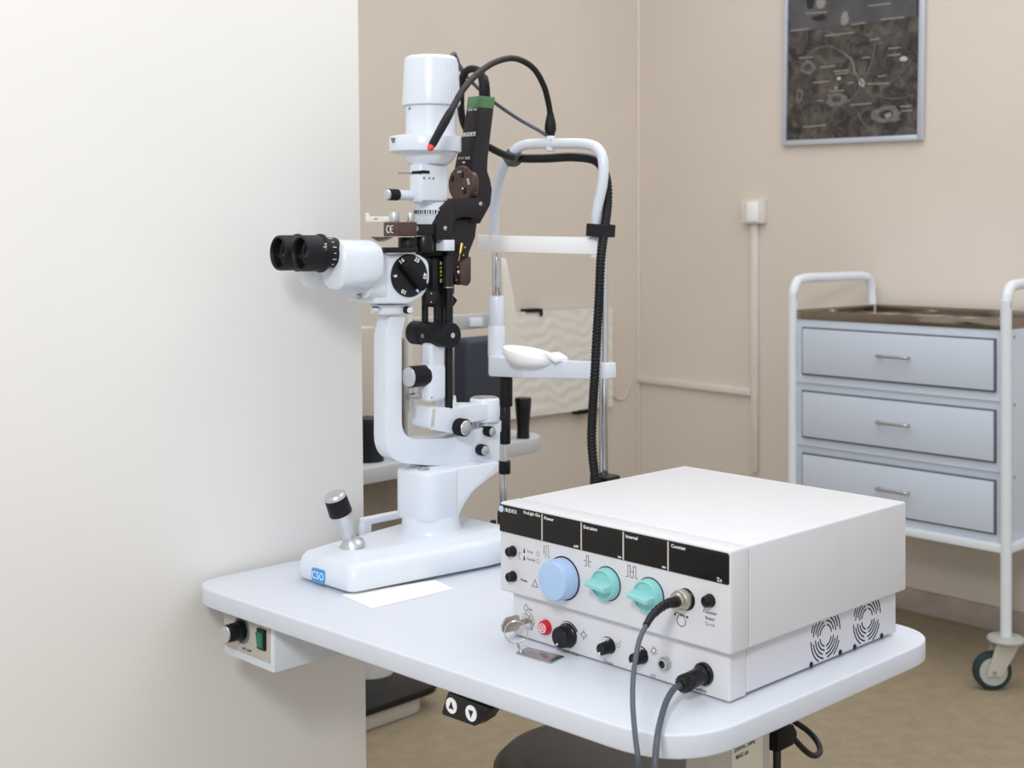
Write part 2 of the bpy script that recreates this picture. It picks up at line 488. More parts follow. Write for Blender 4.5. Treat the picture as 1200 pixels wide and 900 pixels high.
MB().lathe([(0.041, 0.042), (0.0395, 0.046), (0.0385, 0.050), (0.0380, zbo + 0.002)], (0, YT, 0), n=40).build('pillar', 'white', S)
kn = SF.loc(481, 553, x=0.0)
MB().lathe([(0.008, 0), (0.008, 0.0015), (0.006, 0.003), (0.0, 0.0035)], (0.006, ya + 0.020, ztop + 0.0004), n=20).build('centering_screw', 'chrome', S)
# rail guard behind the base
mb = MB()
g0 = SF.loc(424, 608, x=-0.105); g1 = SF.loc(470, 598, x=-0.105)
mb.box((-0.105, (g0.y + 0.30) / 2, g0.z - 0.004), (0.012, 0.30 - g0.y, 0.010), 0.002)
mb.box((-0.105, g0.y + 0.006, (g0.z - 0.006) / 2), (0.012, 0.014, g0.z - 0.006), 0.002)
mb.box((-0.105, 0.294, (g0.z - 0.006) / 2), (0.012, 0.014, g0.z - 0.006), 0.002)
mb.build('rail_guard', 'white', S)
mb = MB().box((-0.125, (g0.y + 0.30) / 2, 0.009), (0.02, 0.30 - g0.y, 0.016), 0.002)
mb.build('rail_rack', 'black', S)
mb = MB().cyl((-0.14, 0.262, 0.026), (0.118, 0.262, 0.026), 0.0075)
for sgn in (-1, 1):
    mb.cyl((sgn * 0.096, 0.262, 0.0245), (sgn * 0.118, 0.262, 0.0245), 0.024, n=32, bev=0.003)
mb.build('axle', 'steel', S)
kq = SF.loc(578, 622, x=0.02)
MB().cyl((0.02, kq.y, 0.043), (0.02, kq.y, kq.z - 0.006), 0.004).cyl((0.02, kq.y, kq.z - 0.006), (0.02, kq.y, kq.z + 0.008), 0.0062, bev=0.001).build('lock_screw', 'rubber', S)

# microscope arm (C-shaped), in the swung frame
def mp2(pts, x): return [(p.y, p.z) for p in (MF.loc(u, v, x=x) for u, v in pts)]
XA = 0.0145
pl = mp2([(458, 371), (452, 392), (452, 470), (452, 541), (500, 545.5), (550, 546), (586, 540), (586, 497), (560, 503), (525, 514), (471, 515), (471, 470), (471, 392), (476, 371)], XA)
pl = rpoly(pl, [0.001, 0.04, 0.0, 0.052, 0.03, 0.03, 0.004, 0.002, 0.03, 0.02, 0.028, 0.0, 0.03, 0.001], 7)
arm = MB(MM).prism(pl, 'x', -XA, XA, 0.0035, 3).build('microscope_arm', 'white', S)
def knob(fr, u, v, x, r, Lk, parent, M=None, cap='silver_paint', name='knob', back=0.006):
    c = fr.loc(u, v, x=x + Lk)
    kb = MB(M).cyl((x - back, c.y, c.z), (x + Lk, c.y, c.z), r, r, 24, 0.0008)
    for i in range(20):
        a = 2 * PI * i / 20
        kb.box((x + Lk * 0.5, c.y + r * math.cos(a), c.z + r * math.sin(a)), (Lk * 0.8, r * 0.12, r * 0.12), 0, R=Matrix.Rotation(a, 3, 'X'))
    kb = kb.build(name, 'rubber', parent)
    MB(M).cyl((x + Lk, c.y, c.z), (x + Lk + 0.0018, c.y, c.z), r * 0.88, r * 0.82, 24, 0.0005).build('knob_cap', cap, kb)
    return kb
knob(MF, 568.5, 528, XA, 0.0072, 0.013, S, MM, name='arm_lock_knob')
knob(SF, 577, 506, 0.014, 0.0066, 0.011, S, name='lamp_lock_knob')
# bracket plate between arm and microscope head
mb = MB(MM)
lo, hi = mb.corner(MF, 449, 433, 485, 357.5, 369, 0.0215, 0.002)
br = mb.build('head_bracket', 'white', S)
knob(MF, 480, 363.5, 0.0215, 0.0046, 0.009, S, MM, cap='white', name='bracket_knob', back=0.002)
sl = MF.loc(443, 363, x=0.0218)
MB(MM).box((lo.x + (hi.x - lo.x) * 0.45, lo.y - 0.0002, (lo.z + hi.z) / 2 + 0.001), (0.014, 0.0012, 0.0055), 0.0005).build('slot', 'black', br)
MB(MM).box((lo.x + (hi.x - lo.x) * 0.62, lo.y - 0.003, (lo.z + hi.z) / 2 + 0.0), (0.010, 0.006, 0.0045), 0.001).build('slot_lever', 'white', br)
# head body with the magnification drum
XB = 0.034
cx = MF.loc(479, 323, x=XB); DR = 0.0275
pl = mp2([(440, 297.5), (490, 297.5), (503, 305), (504, 330), (497, 347), (480, 356), (440, 356)], XB)
hb = MB(MM).prism(rpoly(pl, [0.004, 0.02, 0.02, 0.03, 0.02, 0.01, 0.004], 5), 'x', -XB, XB, 0.004, 3).build('head_body', 'white', S)
dl = MB(MM).lathe([(DR, 0), (DR, 0.003), (DR - 0.001, 0.0042), (0, 0.0042)], (XB - 0.001, cx.y, cx.z), (1, 0, 0), 48).build('magnification_dial', 'black', S)
mb = MB(MM)
mb.box((XB + 0.0085, cx.y + 0.003, cx.z), (0.012, 0.013, 0.046), 0.004, 3, R=Matrix.Rotation(0.75, 3, 'X'))
mb.build('dial_grip', 'black_matte', dl)
for i, (s_, a) in enumerate((('16', 125), ('25', 62), ('40', 358), ('6', 180), ('10', 245), ('16', 305))):
    r = DR * 0.82; a = math.radians(a)
    text(s_, 0.0075, 'print_white', dl, (XB + 0.0034, cx.y + r * math.cos(a), cx.z + r * math.sin(a)), 'x', 'CENTER', 'numeral', a - PI / 2, 0.0002, M=MM, bold=0.0002)
# binocular tube
mb = MB(MM)
yb0 = MF.loc(389, 300, x=0.036).y; yb1 = MF.loc(441, 300, x=0.036).y
def bring(y, hx0, hx1, z0, z1, r):
    return [(x, y, z) for x, z in rpoly([(hx0, z0), (hx1, z0), (hx1, z1), (hx0, z1)], r, 6)]
zc = MF.loc(400, 297, x=0.036).z
zl = MF.loc(400, 339, x=0.036).z; zh = MF.loc(400, 281, x=0.036).z
for nm, x0, x1 in (('near', 0.001, 0.060), ('far', -0.060, -0.001)):
    mb = MB(MM)
    yo = 0.0
    mb.loft([bring(yb0 + 0.002, x0 + 0.004, x1 - 0.004, zl + 0.006, zh - 0.006, 0.022), bring(yb0 + 0.006, x0, x1, zl, zh, 0.026), bring(yb1 - 0.012, x0, x1, zl, zh, 0.026), bring(yb1 - 0.002, x0 + 0.004, x1 - 0.004, zl + 0.006, zh - 0.004, 0.022)])
    mb.build('prism_housing', 'white', S, 50)
mb = MB(MM)
mb.loft([[(x, yb1 - 0.012, z) for x, z in rpoly([(-0.045, zl - 0.012), (0.045, zl - 0.012), (0.045, zh - 0.006), (-0.045, zh - 0.006)], 0.02)],
         [(x, MF.loc(452, 320, x=XB).y, z) for x, z in rpoly([(-0.036, zl - 0.016), (0.036, zl - 0.016), (0.036, zh - 0.012), (-0.036, zh - 0.012)], 0.012)]])
mb.build('tube_mount', 'white', S, 50)
sc0 = MF.loc(419, 352, x=0.03)
MB(MM).cyl((0.018, yb1 - 0.006, zl - 0.009), (0.018, yb1 - 0.018, zl - 0.011), 0.0036).build('mount_screw', 'steel', S)
ce = MF.loc(353, 297, x=0.036)
for ex in (0.0315, -0.0215):
    c0 = Vector((ex, ce.y - (0.002 if ex < 0 else 0), zc + 0.0005)); d = Vector((0, 1, 0))
    Le = yb0 - ce.y + 0.006
    ep = MB(MM).lathe([(0.0178, 0.0045), (0.0186, 0.001), (0.0196, 0.0), (0.0214, 0.0012), (0.0222, 0.004), (0.0222, 0.026), (0.0238, 0.0268), (0.0238, 0.0305), (0.0215, 0.0315), (0.0192, 0.033), (0.0192, Le)], c0, d, 36, caps=False).build('eyepiece', 'rubber', S)
    MB(MM).lathe([(0.0180, 0.004), (0.0165, 0.012), (0.0125, 0.014), (0.0125, 0.0135), (0.0, 0.0135)], c0, d, 32, caps=False).build('eyecup_inner', 'black', ep)
    MB(MM).lathe([(0.0125, 0.0), (0.010, -0.0012), (0.006, -0.0022), (0.0, -0.0026)], c0 + d * 0.0128, d, 28, caps=False).build('lens', 'lens', ep)
    mb = MB(MM)
    for i in range(16):
        a = 2 * PI * i / 16
        mb.box(c0 + Vector((0.0193 * math.cos(a), 0.0385, 0.0193 * math.sin(a))), (0.0006, 0.005 if i % 2 else 0.003, 0.0007), 0, R=Matrix.Rotation(-a, 3, 'Y'))
    mb.build('dioptre_marks', 'print_white', ep)
    if ex > 0:
        text('12.5x', 0.006, 'print_white', ep, c0 + Vector((0.0224 * math.cos(0.25), 0.0235, 0.0224 * math.sin(0.25))), Matrix(((0, 0, 1), (0, 1, 0), (-1, 0, 0))).to_4x4() @ Matrix.Rotation(PI, 4, 'Z'), 'CENTER', M=MM)

# illumination foot arm, hub and knobs
hubz0, hubz1 = zt(493, 1.782), zt(466, 1.782)
MB().lathe([(0.0200, hubz0), (0.0205, hubz0 + 0.001), (0.0205, hubz1 - 0.003), (0.0195, hubz1 - 0.001), (0.018, hubz1)], (0, YP, 0), n=36).build('axis_hub', 'white', S)
MB().lathe([(0.0172, 0), (0.0165, 0.0012), (0.0125, 0.0016), (0.0, 0.0010)], (0, YP, hubz1), n=32).build('axis_cap', 'steel', S)
MB().cyl((0, YP, zt(546, 1.782)), (0, YP, hubz0 + 0.002), 0.0135).build('axis_post', 'steel', S)
pl = sp2([(502, 503), (505, 477), (528, 478), (534, 462), (536, 478), (556, 474), (586, 474), (586, 489), (568, 492), (548, 496), (545, 510), (520, 506)], 0.017)
MB().prism(rpoly(pl, [0.012, 0.006, 0.002, 0.001, 0.004, 0.004, 0.004, 0.004, 0.004, 0.006, 0.006, 0.006], 4), 'x', -0.017, 0.017, 0.004, 3).build('lamp_arm', 'white', S)
knob(SF, 546, 501.5, 0.017, 0.0112, 0.015, S, name='tilt_knob')
pl = sp2([(507, 479), (510, 479), (508, 499), (505, 500)], 0.0175)
MB().prism(pl, 'x', 0.0165, 0.0182, 0.0004).build('tilt_scale', 'grey_panel', S)
MB().box((0.0, YP + 0.004, (hubz0 + zt(500, 1.782)) / 2 - 0.004), (0.03, 0.03, 0.018), 0.003).build('axis_clamp', 'clear', S)
# white slit column, width knob, cross cylinder, rods
mb = MB()
lo, hi = mb.corner(SF, 503, 488, 524, 428, 472, 0.018, 0.006, 3)
c2 = SF.loc(500, 403, x=0.016)
mb.box(((lo.x + hi.x) / 2, (lo.y + hi.y) / 2 + 0.002, (c2.z + hi.z - 0.01) / 2), ((hi.x - lo.x) * 0.85, (hi.y - lo.y) * 0.82, c2.z - hi.z + 0.01), 0.005, 3)
mb.build('slit_column', 'white', S)
for v_ in (442, 466):
    s_ = SF.loc(506, v_, x=0.018)
    MB().cyl((0.0175, s_.y, s_.z), (0.0184, s_.y, s_.z), 0.0011, n=12).build('screw', 'print_grey', S)
kc = SF.loc(478, 442, y=lo.y - 0.026)
wk = MB().cyl((kc.x, lo.y + 0.004, kc.z), (kc.x, lo.y - 0.024, kc.z), 0.0140, 0.0140, 28, 0.001).build('slit_width_knob', 'rubber', S)
MB().cyl((kc.x, lo.y - 0.024, kc.z), (kc.x, lo.y - 0.0265, kc.z), 0.0132, 0.0125, 28, 0.0006).build('knob_cap', 'silver_paint', wk)
ct = SF.loc(530, 393, x=0.040)
cc = MB()
cc.lathe([(0.0145, -0.036), (0.0158, -0.0345), (0.0158, -0.014), (0.0148, -0.0135), (0.0148, -0.0125), (0.0156, -0.012), (0.0156, 0.010), (0.0150, 0.0105), (0.0150, 0.0115), (0.0165, 0.012), (0.0165, 0.0385), (0.0155, 0.040)], (0, ct.y, ct.z), (1, 0, 0), 32)
cc = cc.build('filter_drum', 'rubber', S)
MB().cyl((0.040, ct.y, ct.z), (0.0412, ct.y, ct.z), 0.0036, n=16).build('drum_screw', 'chrome', cc)
d2 = SF.loc(500, 393, x=0.0)
MB().lathe([(0.0028, 0), (0.0028, 0.001), (0.0014, 0.001), (0.0014, 0.0)], (0.000, ct.y - 0.0150, ct.z - 0.002), (0, -1, 0), 14).build('set_screw', 'chrome', cc)
for (u, v0, v1, x, r) in ((526, 268, 478, 0.012, 0.0056), (498, 344, 440, -0.012, 0.0046), (512, 344, 385, 0.0, 0.0046), (518, 300, 380, -0.012, 0.004)):
    a = SF.loc(u, v0, x=x); b = SF.loc(u, v1, x=x)
    MB().cyl((x, (a.y + b.y) / 2, b.z), (x, (a.y + b.y) / 2, a.z), r, n=16).build('guide_rod', 'black', S)
a = SF.loc(525, 336, x=0.012)
MB().cyl((0.012, a.y, a.z), (0.012, a.y, SF.loc(525, 300, x=0.012).z), 0.0068, n=18).build('rod_sleeve', 'anodised', S)
MB().cyl((0.012, a.y, a.z - 0.0014), (0.012, a.y, a.z), 0.0071, n=18).build('sleeve_ring', 'steel', S)
mb = MB(); mb.corner(SF, 499, 494, 514, 341, 357, 0.008, 0.001); mb.build('clamp_block', 'anodised', S)
for v_ in (344, 354):
    s_ = SF.loc(505, v_, x=0.0082)
    MB().cyl((0.008, s_.y, s_.z), (0.0088, s_.y, s_.z), 0.0012, n=12).build('screw', 'chrome', S)
mb = MB(); lo, hi = mb.corner(SF, 507, 497, 533, 302, 346, 0.004, 0.002); mb.build('prism_tower', 'black', S)
yl = SF.loc(517, 312, x=0.005)
mb = MB()
for i, (h_, o_) in enumerate(((0.004, 0.008), (0.002, 0.002), (0.0035, -0.003), (0.002, -0.008), (0.005, -0.015))):
    mb.box((0.0045, yl.y, yl.z + o_ - 0.004), (0.0006, 0.0026, h_))
mb.build('yellow_scale', 'yellow', S)
pl = sp2([(503, 282), (545, 282), (545, 302), (534, 316), (531, 345), (537, 352), (530, 362), (512, 360), (512, 310), (500, 300)], -0.002)
MB().prism(pl, 'x', -0.026, -0.002, 0.002).build('mirror_bracket', 'black_matte', S)
# test rod bracket
mb = MB()
p0 = SF.loc(481, 462, x=0.0); p1 = SF.loc(481, 483, x=0.0)
mb.cyl((0, p0.y, p1.z), (0, p0.y, p0.z + 0.012), 0.0036, n=14).cyl((0, p0.y - 0.004, p0.z - 0.003), (0, p0.y + 0.004, p0.z - 0.003), 0.0055, n=14)
mb.box((0.0, p0.y + 0.012, p0.z - 0.003), (0.008, 0.022, 0.008), 0.001)
mb.build('test_rod', 'steel', S)

# lamp tower
mb = MB()
mb.lathe([(0.0242, zt(251.5)), (0.0242, zt(245.5))], (0, YT + 0.003, 0), n=40)
mb.build('aperture_ring', 'white', S)
mb = MB()
for i in range(44):
    a = 2 * PI * i / 44
    mb.box((0.0243 * math.cos(a), YT + 0.003 + 0.0243 * math.sin(a), (zt(251) + zt(246)) / 2), (0.0008, 0.0011 if i % 2 else 0.002, (zt(246) - zt(251)) * 0.9), R=Matrix.Rotation(a, 3, 'Z'))
mb.build('ring_ticks', 'black', S)
MB().lathe([(0.0220, zt(279)), (0.0228, zt(276)), (0.0228, zt(252)), (0.0232, zt(251))], (0, YT + 0.003, 0), n=40).build('slit_drum', 'white', S)
MB().lathe([(0.0205, zt(246)), (0.0205, zt(237))], (0, YT + 0.003, 0), n=32).build('ring_neck', 'white', S)
mb = MB()
lo, hi = mb.corner(SF, 493, 478, 527, 190, 238, 0.020, 0.006, 3)
tb = mb.build('tower_body', 'white', S)
TBL, TBH = lo, hi
mb = MB().box((hi.x + 0.0002, (lo.y + hi.y) / 2, zt(236)), (0.0006, (hi.y - lo.y) * 0.9, 0.0006)); mb.build('seam', 'print_grey', tb)
s0 = SF.loc(494, 203, x=0.0205)
MB().box((0.012, lo.y - 0.0002, zt(203.5)), (0.018, 0.0012, 0.0042), 0.001).box((0.0202, lo.y + 0.008, zt(203)), (0.0012, 0.014, 0.0042), 0.0005).build('lever_slot', 'black', tb)
MB().cyl((0.004, lo.y + 0.01, zt(204)), (0.0, lo.y - 0.022, zt(204.5)), 0.0011, n=10).build('filter_lever', 'steel', tb)
for (y_, m_) in ((0.006, 'print_grey'), (0.015, 'logo_blue'), (0.022, 'print_grey')):
    MB().cyl((0.0199, lo.y + y_, zt(210)), (0.0203, lo.y + y_, zt(210)), 0.0017, n=14).build('filter_mark', m_, tb)
lk = SF.loc(459, 230, x=0.002)
MB().cyl((0.002, lo.y + 0.006, zt(229.5)), (0.002, lk.y + 0.006, zt(229.5)), 0.0066, n=20).build('lever_tube', 'white', S)
lv = MB().cyl((0.002, lk.y + 0.010, zt(229.5)), (0.002, lk.y - 0.006, zt(229.5)), 0.0074, n=20, bev=0.0006).build('slit_length_knob', 'rubber', S)
MB().cyl((0.002, lk.y - 0.006, zt(229.5)), (0.002, lk.y - 0.0095, zt(229.5)), 0.0068, 0.0060, 20, 0.0005).build('knob_cap', 'silver_paint', lv)
MB().lathe([(0.026, zt(193)), (0.030, zt(190)), (0.037, zt(181)), (0.037, zt(178))], (0, YT - 0.004, 0), n=40).build('tower_cone', 'white', S)
fl = MB().lathe([(0.0445, zt(179.5)), (0.047, zt(178.5)), (0.0475, zt(177)), (0.0475, zt(163)), (0.0465, zt(161)), (0.034, zt(159))], (0, YT - 0.010, 0), n=48).build('tower_flange', 'white', S)
a = math.radians(-62)
nf = Vector((0.0478 * math.cos(-1.75), YT - 0.010 + 0.0478 * math.sin(-1.75), zt(164)))
MB().cyl(nf - Vector((0, 0, 0.006)), nf, 0.0022, 0.004, 14).build('index_mark', 'print_grey', fl)
mid = MB().lathe([(0.0335, zt(161)), (0.0335, zt(124)), (0.031, zt(123))], (0, YT, 0), n=40).build('tower_neck', 'white', S)
ng = SF.loc(484, 127, x=0.01)
MB().cyl((0.0335 * math.cos(-1.7), YT + 0.0335 * math.sin(-1.7), zt(129)), (0.0343 * math.cos(-1.7), YT + 0.0343 * math.sin(-1.7), zt(129)), 0.0018, n=12).build('neck_screw', 'print_grey', mid)
cap = MB().lathe([(0.0365, zt(125)), (0.0382, zt(124)), (0.0384, zt(122)), (0.0352, zt(72)), (0.0345, zt(69)), (0.032, zt(67)), (0.0, zt(66.2))], (0, YT, 0), n=48).build('lamp_cap', 'white', S)
mb = MB()
for i in range(11):
    a = math.radians(-8 + i * 8.0)
    p0 = Vector((0.0383 * math.cos(a), YT + 0.0383 * math.sin(a), zt(122))); p1 = Vector((0.0353 * math.cos(a), YT + 0.0353 * math.sin(a), zt(74)))
    mb.cyl(p0, p1, 0.0009, n=6)
mb.build('cooling_ribs', 'white', cap)
a = math.radians(28)
MB().cyl((0.034 * math.cos(a), YT + 0.034 * math.sin(a), zt(119)), (0.0392 * math.cos(a), YT + 0.0392 * math.sin(a), zt(119)), 0.0024, n=14).build('cap_screw', 'steel', cap)

# ------------------------------------------------------------------ laser adapter clamped on the slit lamp
AD = thing('laser_adapter', 'dark brown-black laser delivery adapter with green collar clamped to the slit lamp tower', 'laser adapter', SF)
rings = []
for v, um, ur, wx in ((126, 562.5, 579, 0.0135), (150, 560, 576, 0.0145), (185, 554, 572, 0.0165), (200, 553, 571.5, 0.018), (210, 556, 575, 0.019), (222, 558, 577, 0.019), (240, 558, 575, 0.018), (262, 550, 563, 0.016)):
    c = SF.loc(um, v, x=wx); yr = SF.loc(ur, v, x=wx).y
    rings.append([(wx, c.y, c.z), (wx, yr, c.z), (-wx, yr, c.z), (-wx, c.y, c.z)])
ab = MB().loft(rings, 0.0016, 2, 0.6).build('adapter_body', 'anodised', AD)
c = SF.loc(563.5, 112, x=0.013); yr = SF.loc(580.5, 112, x=0.013).y
tr = [(0.013, c.y, c.z), (0.013, yr, c.z), (-0.013, yr, c.z), (-0.013, c.y, c.z)]
MB().loft([rings[0], tr], 0.001).build('green_collar', 'green', AD)
def on_front(v, um, wx): return SF.loc(um, v, x=wx)
tilt = Matrix.Rotation(0, 4, 'Z')
def front_text(s_, size, v, um, wx, dy=0.0008, **kw):
    c = SF.loc(um, v, x=wx); c2 = SF.loc(um - 2.0, v + 14, x=wx)
    up = Vector((0, c.y - c2.y, c.z - c2.z)).normalized(); rt = Vector((1, 0, 0)); nm = rt.cross(up)
    R = Matrix((rt, up, nm)).transposed().to_4x4()
    return text(s_, size, 'print_white', ab, (0.0, c.y - dy, c.z), R, 'CENTER', **kw)
front_text('532 nm', 0.0055, 127.5, 562.3, 0.0136)
front_text('IRIDEX', 0.0078, 157, 559, 0.0148, bold=0.0002)
front_text('SPOT SIZE', 0.0048, 185, 554, 0.0165)
c = SF.loc(554, 190, x=0.0165)
MB().prism([(-0.003, c.z + 0.0015), (0.003, c.z + 0.0015), (0, c.z - 0.0045)], 'y', c.y - 0.0012, c.y + 0.001).build('spot_size_arrow', 'print_white', ab)
kd = SF.loc(541, 216, y=SF.loc(556, 216, x=0.019).y - 0.004)
kb = MB().lathe([(0.0245, -0.003), (0.0255, 0.0), (0.0255, 0.006), (0.0235, 0.0085), (0.020, 0.0088), (0, 0.0088)], (kd.x, kd.y + 0.006, kd.z), (0, -1, 0), 44).build('spot_size_dial', 'brown', AD)
for (dx, dz) in ((0.004, 0.0125), (0.009, -0.009), (-0.016, 0.008)):
    MB().ball((kd.x + dx, kd.y - 0.0015, kd.z + dz), (0.0052, 0.0026, 0.0056), 14).build('dial_dimple', 'anodised', kb)
text('200', 0.005, 'print_white', kb, (kd.x - 0.001, kd.y - 0.0035, kd.z + 0.0165), align='CENTER')
text('500', 0.0055, 'print_white', kb, (kd.x + 0.0165, kd.y - 0.0035, kd.z + 0.003), align='CENTER', rot=-1.2, bold=0.0002)
MB().ball((kd.x + 0.006, kd.y - 0.0035, kd.z - 0.006), 0.0018, 10).build('dial_screw', 'chrome', kb)
XS = 0.026
pl = sp2([(512, 281), (512, 262), (518, 243), (530, 232), (563, 232), (570, 238), (570, 250), (561, 256), (545, 254), (533, 258), (530, 268), (530, 281)], XS)
sb = MB().prism(rpoly(pl, [0.003, 0.004, 0.02, 0.012, 0.003, 0.004, 0.004, 0.006, 0.01, 0.008, 0.004, 0.003], 4), 'x', -0.004, XS, 0.0016).build('s_bracket', 'anodised', AD)
for u, v in ((563, 239), (521.5, 267.5)):
    c = SF.loc(u, v, x=XS + 0.0006)
    MB().lathe([(0.0032, -0.002), (0.0032, 0.0012), (0.0018, 0.0016), (0.0014, 0.0008), (0, 0.0008)], (XS, c.y, c.z), (1, 0, 0), 16).build('bracket_screw', 'chrome', sb)
pl = sp2([(530, 258), (560, 254), (557, 278), (550, 296), (547, 318), (545, 334), (536, 334), (531, 318), (528, 290)], 0.014)
MB().prism(rpoly(pl, 0.004, 3), 'x', -0.012, 0.014, 0.002).build('adapter_foot', 'anodised', AD)
pl = sp2([(539, 308), (552, 300), (552, 330), (548, 335), (540, 333)], 0.018)
MB().prism(rpoly(pl, 0.002, 3), 'x', 0.010, 0.018, 0.001).build('side_cheek', 'brown', AD)
for u, v, r in ((545, 290, 0.0018), (543.5, 299, 0.0018), (538, 319, 0.0028), (537, 313, 0.0016), (535, 328, 0.0015)):
    c = SF.loc(u, v, x=0.0185)
    MB().ball((0.0165, c.y, c.z), (0.0025, r, r), 10).build('cheek_screw', 'chrome', AD)
p0 = SF.loc(541, 285, x=0.019); p1 = SF.loc(537.5, 306, x=0.019)
MB().cyl(p0, p0 + (p1 - p0) * 0.55, 0.0026, 0.002, 12).cyl(p0 + (p1 - p0) * 0.5, p1, 0.0009, n=8).build('adjusting_pin', 'brass', AD)
# clamp block with posts and tab
mb = MB(); lo, hi = mb.corner(SF, 466, 449, 489, 260, 277, 0.026, 0.0014); cb2 = mb.build('clamp_block', 'brown', AD)
mb = MB()
for dx in (-0.0030, 0.0040):
    for i in range(10):
        b0_, b1_ = math.radians(70 + 22 * i), math.radians(70 + 22 * (i + 1))
        cx_, cz_ = (lo.x + hi.x) / 2 + dx, (lo.z + hi.z) / 2
        mb.prism([(cx_ + r_ * math.cos(b_), cz_ + r_ * math.sin(b_)) for r_, b_ in ((0.0038, b0_), (0.0048, b0_), (0.0048, b1_), (0.0038, b1_))], 'y', lo.y - 0.0003, lo.y + 0.0005)
mb.box(((lo.x + hi.x) / 2 + 0.0022, lo.y - 0.0001, (lo.z + hi.z) / 2), (0.0042, 0.0005, 0.0010))
mb.build('ce_mark', 'print_white', cb2)
mb = MB(); lo2, hi2 = mb.corner(SF, 488, 480, 524, 262.5, 276, 0.023, 0.0012); mb.build('clamp_bar', 'black', AD)
c = SF.loc(488, 268, x=0.0235)
MB().lathe([(0.0030, -0.002), (0.0030, 0.0012), (0.0016, 0.0014), (0.0014, 0.0006), (0, 0.0006)], (0.0232, c.y, c.z), (1, 0, 0), 16).build('bracket_screw', 'chrome', AD)
for u, x, y in ((462, 0.013, lo.y + 0.008), (481, 0.016, lo.y + 0.036)):
    c = SF.loc(u, 255, y=y)
    MB().cyl((c.x, y, hi.z - 0.001), (c.x, y, hi.z + 0.0125), 0.0066 if u < 470 else 0.0048, n=20, bev=0.0008).build('clamp_post', 'silver_paint', AD)
ytab = lo.y + 0.004
pl = [(p.x, p.z) for p in (SF.loc(u, v, y=ytab) for u, v in ((428, 249.5), (432.5, 249.5), (432.5, 253.5), (456, 253.5), (456, 260), (428, 260)))]
tabp = MB().prism(pl, 'y', ytab, ytab + 0.0018, 0.0003).build('cream_tab', 'cream', AD)
mb = MB()
c = SF.loc(440.5, 256.5, y=ytab)
for dx, s_ in ((-0.004, 0.0006), (0.0, 0.0013), (0.004, 0.0006)):
    mb.box((c.x + dx, ytab - 0.0001, c.z), (s_ * 1.6, 0.0003, s_ * 2))
mb.build('tab_marks', 'print_black', tabp)
# filters and lens mounts under the clamp
mb = MB(); c = SF.loc(468, 286, x=0.0)
mb.cyl((0.004, c.y + 0.012, SF.loc(468, 296, x=0.0).z), (0.004, c.y + 0.012, SF.loc(468, 278, x=0.0).z), 0.0135, n=28, bev=0.001)
mb.cyl((0.012, c.y + 0.032, SF.loc(468, 296, x=0.0).z), (0.012, c.y + 0.032, SF.loc(468, 277, x=0.0).z), 0.0125, n=28, bev=0.001)
mb.build('lens_mount', 'black', AD)
mb = MB(); mb.corner(SF, 455, 447, 490, 290, 296.5, 0.022, 0.001); mb.build('lens_plate', 'black', AD)
pl = [(p.x, p.z) for p in (SF.loc(u, v, y=lo.y - 0.001) for u, v in ((434, 277.5), (455, 277.5), (447, 281.5), (443, 283), (439, 281)))]
MB().prism(pl, 'y', lo.y - 0.001, lo.y + 0.010, 0.0006).build('shield_lever', 'brown', AD)
mb = MB(); mb.corner(SF, 500, 489, 520, 276, 300, 0.010, 0.0015); mb.build('mirror_mount', 'black_matte', AD)
mb = MB(); mb.corner(SF, 520.5, 510, 533, 281, 294, 0.026, 0.001); mb.build('white_cover', 'white', AD)

# ------------------------------------------------------------------ headrest
YH = 0.405
HF = Fr(SF.M @ Vector((0, YH, 0)), -44.5)
H = thing('patient_headrest', 'white and chrome patient headrest frame with chin cup behind the slit lamp', 'headrest', HF)
def hp(u, v, y=0.0): return HF.loc(u, v, y=y)
fr_pts = [hp(580, 290), hp(579, 250), hp(582, 222), hp(590, 195), hp(601, 178), hp(614, 170), hp(630, 168.5), hp(660, 168), hp(688, 169), hp(701, 175), hp(707, 190), hp(706, 215), hp(700, 245), hp(698, 270), hp(698, 302)]
ft = MB().tube(spline(fr_pts, 6), 0.0074, 16).build('head_frame', 'white', H)
c = hp(645, 169)
MB().cyl((c.x, 0, c.z - 0.010), (c.x, 0, c.z + 0.012), 0.0066, n=20, bev=0.001).build('lamp_socket', 'white', H)
MB().cyl((c.x + 0.005, -0.005, c.z + 0.006), (c.x + 0.008, -0.0075, c.z + 0.006), 0.0014, n=8).build('socket_screw', 'steel', H)
# forehead band
zl_, zr_ = hp(580, 285).z, hp(697, 288).z
pathc = spline([(-0.158, 0.014, 0), (-0.134, 0.004, 0), (-0.105, -0.006, 0), (-0.06, -0.013, 0), (0, -0.016, 0), (0.05, -0.013, 0), (0.097, -0.004, 0)], 6)
r1, r2 = [], []
rings = []
for i, p in enumerate(pathc):
    tn = (pathc[min(i + 1, len(pathc) - 1)] - pathc[max(i - 1, 0)]).normalized(); nn = Vector((-tn.y, tn.x, 0)) * 0.0028
    f_ = (p.x + 0.11) / 0.2
    zc_ = zl_ + (zr_ - zl_) * f_
    hh = 0.0118
    rings.append([p + nn + Vector((0, 0, zc_ - hh)), p - nn + Vector((0, 0, zc_ - hh)), p - nn + Vector((0, 0, zc_ + hh)), p + nn + Vector((0, 0, zc_ + hh))])
MB().loft(rings, 0.001).build('forehead_band', 'white_warm', H)
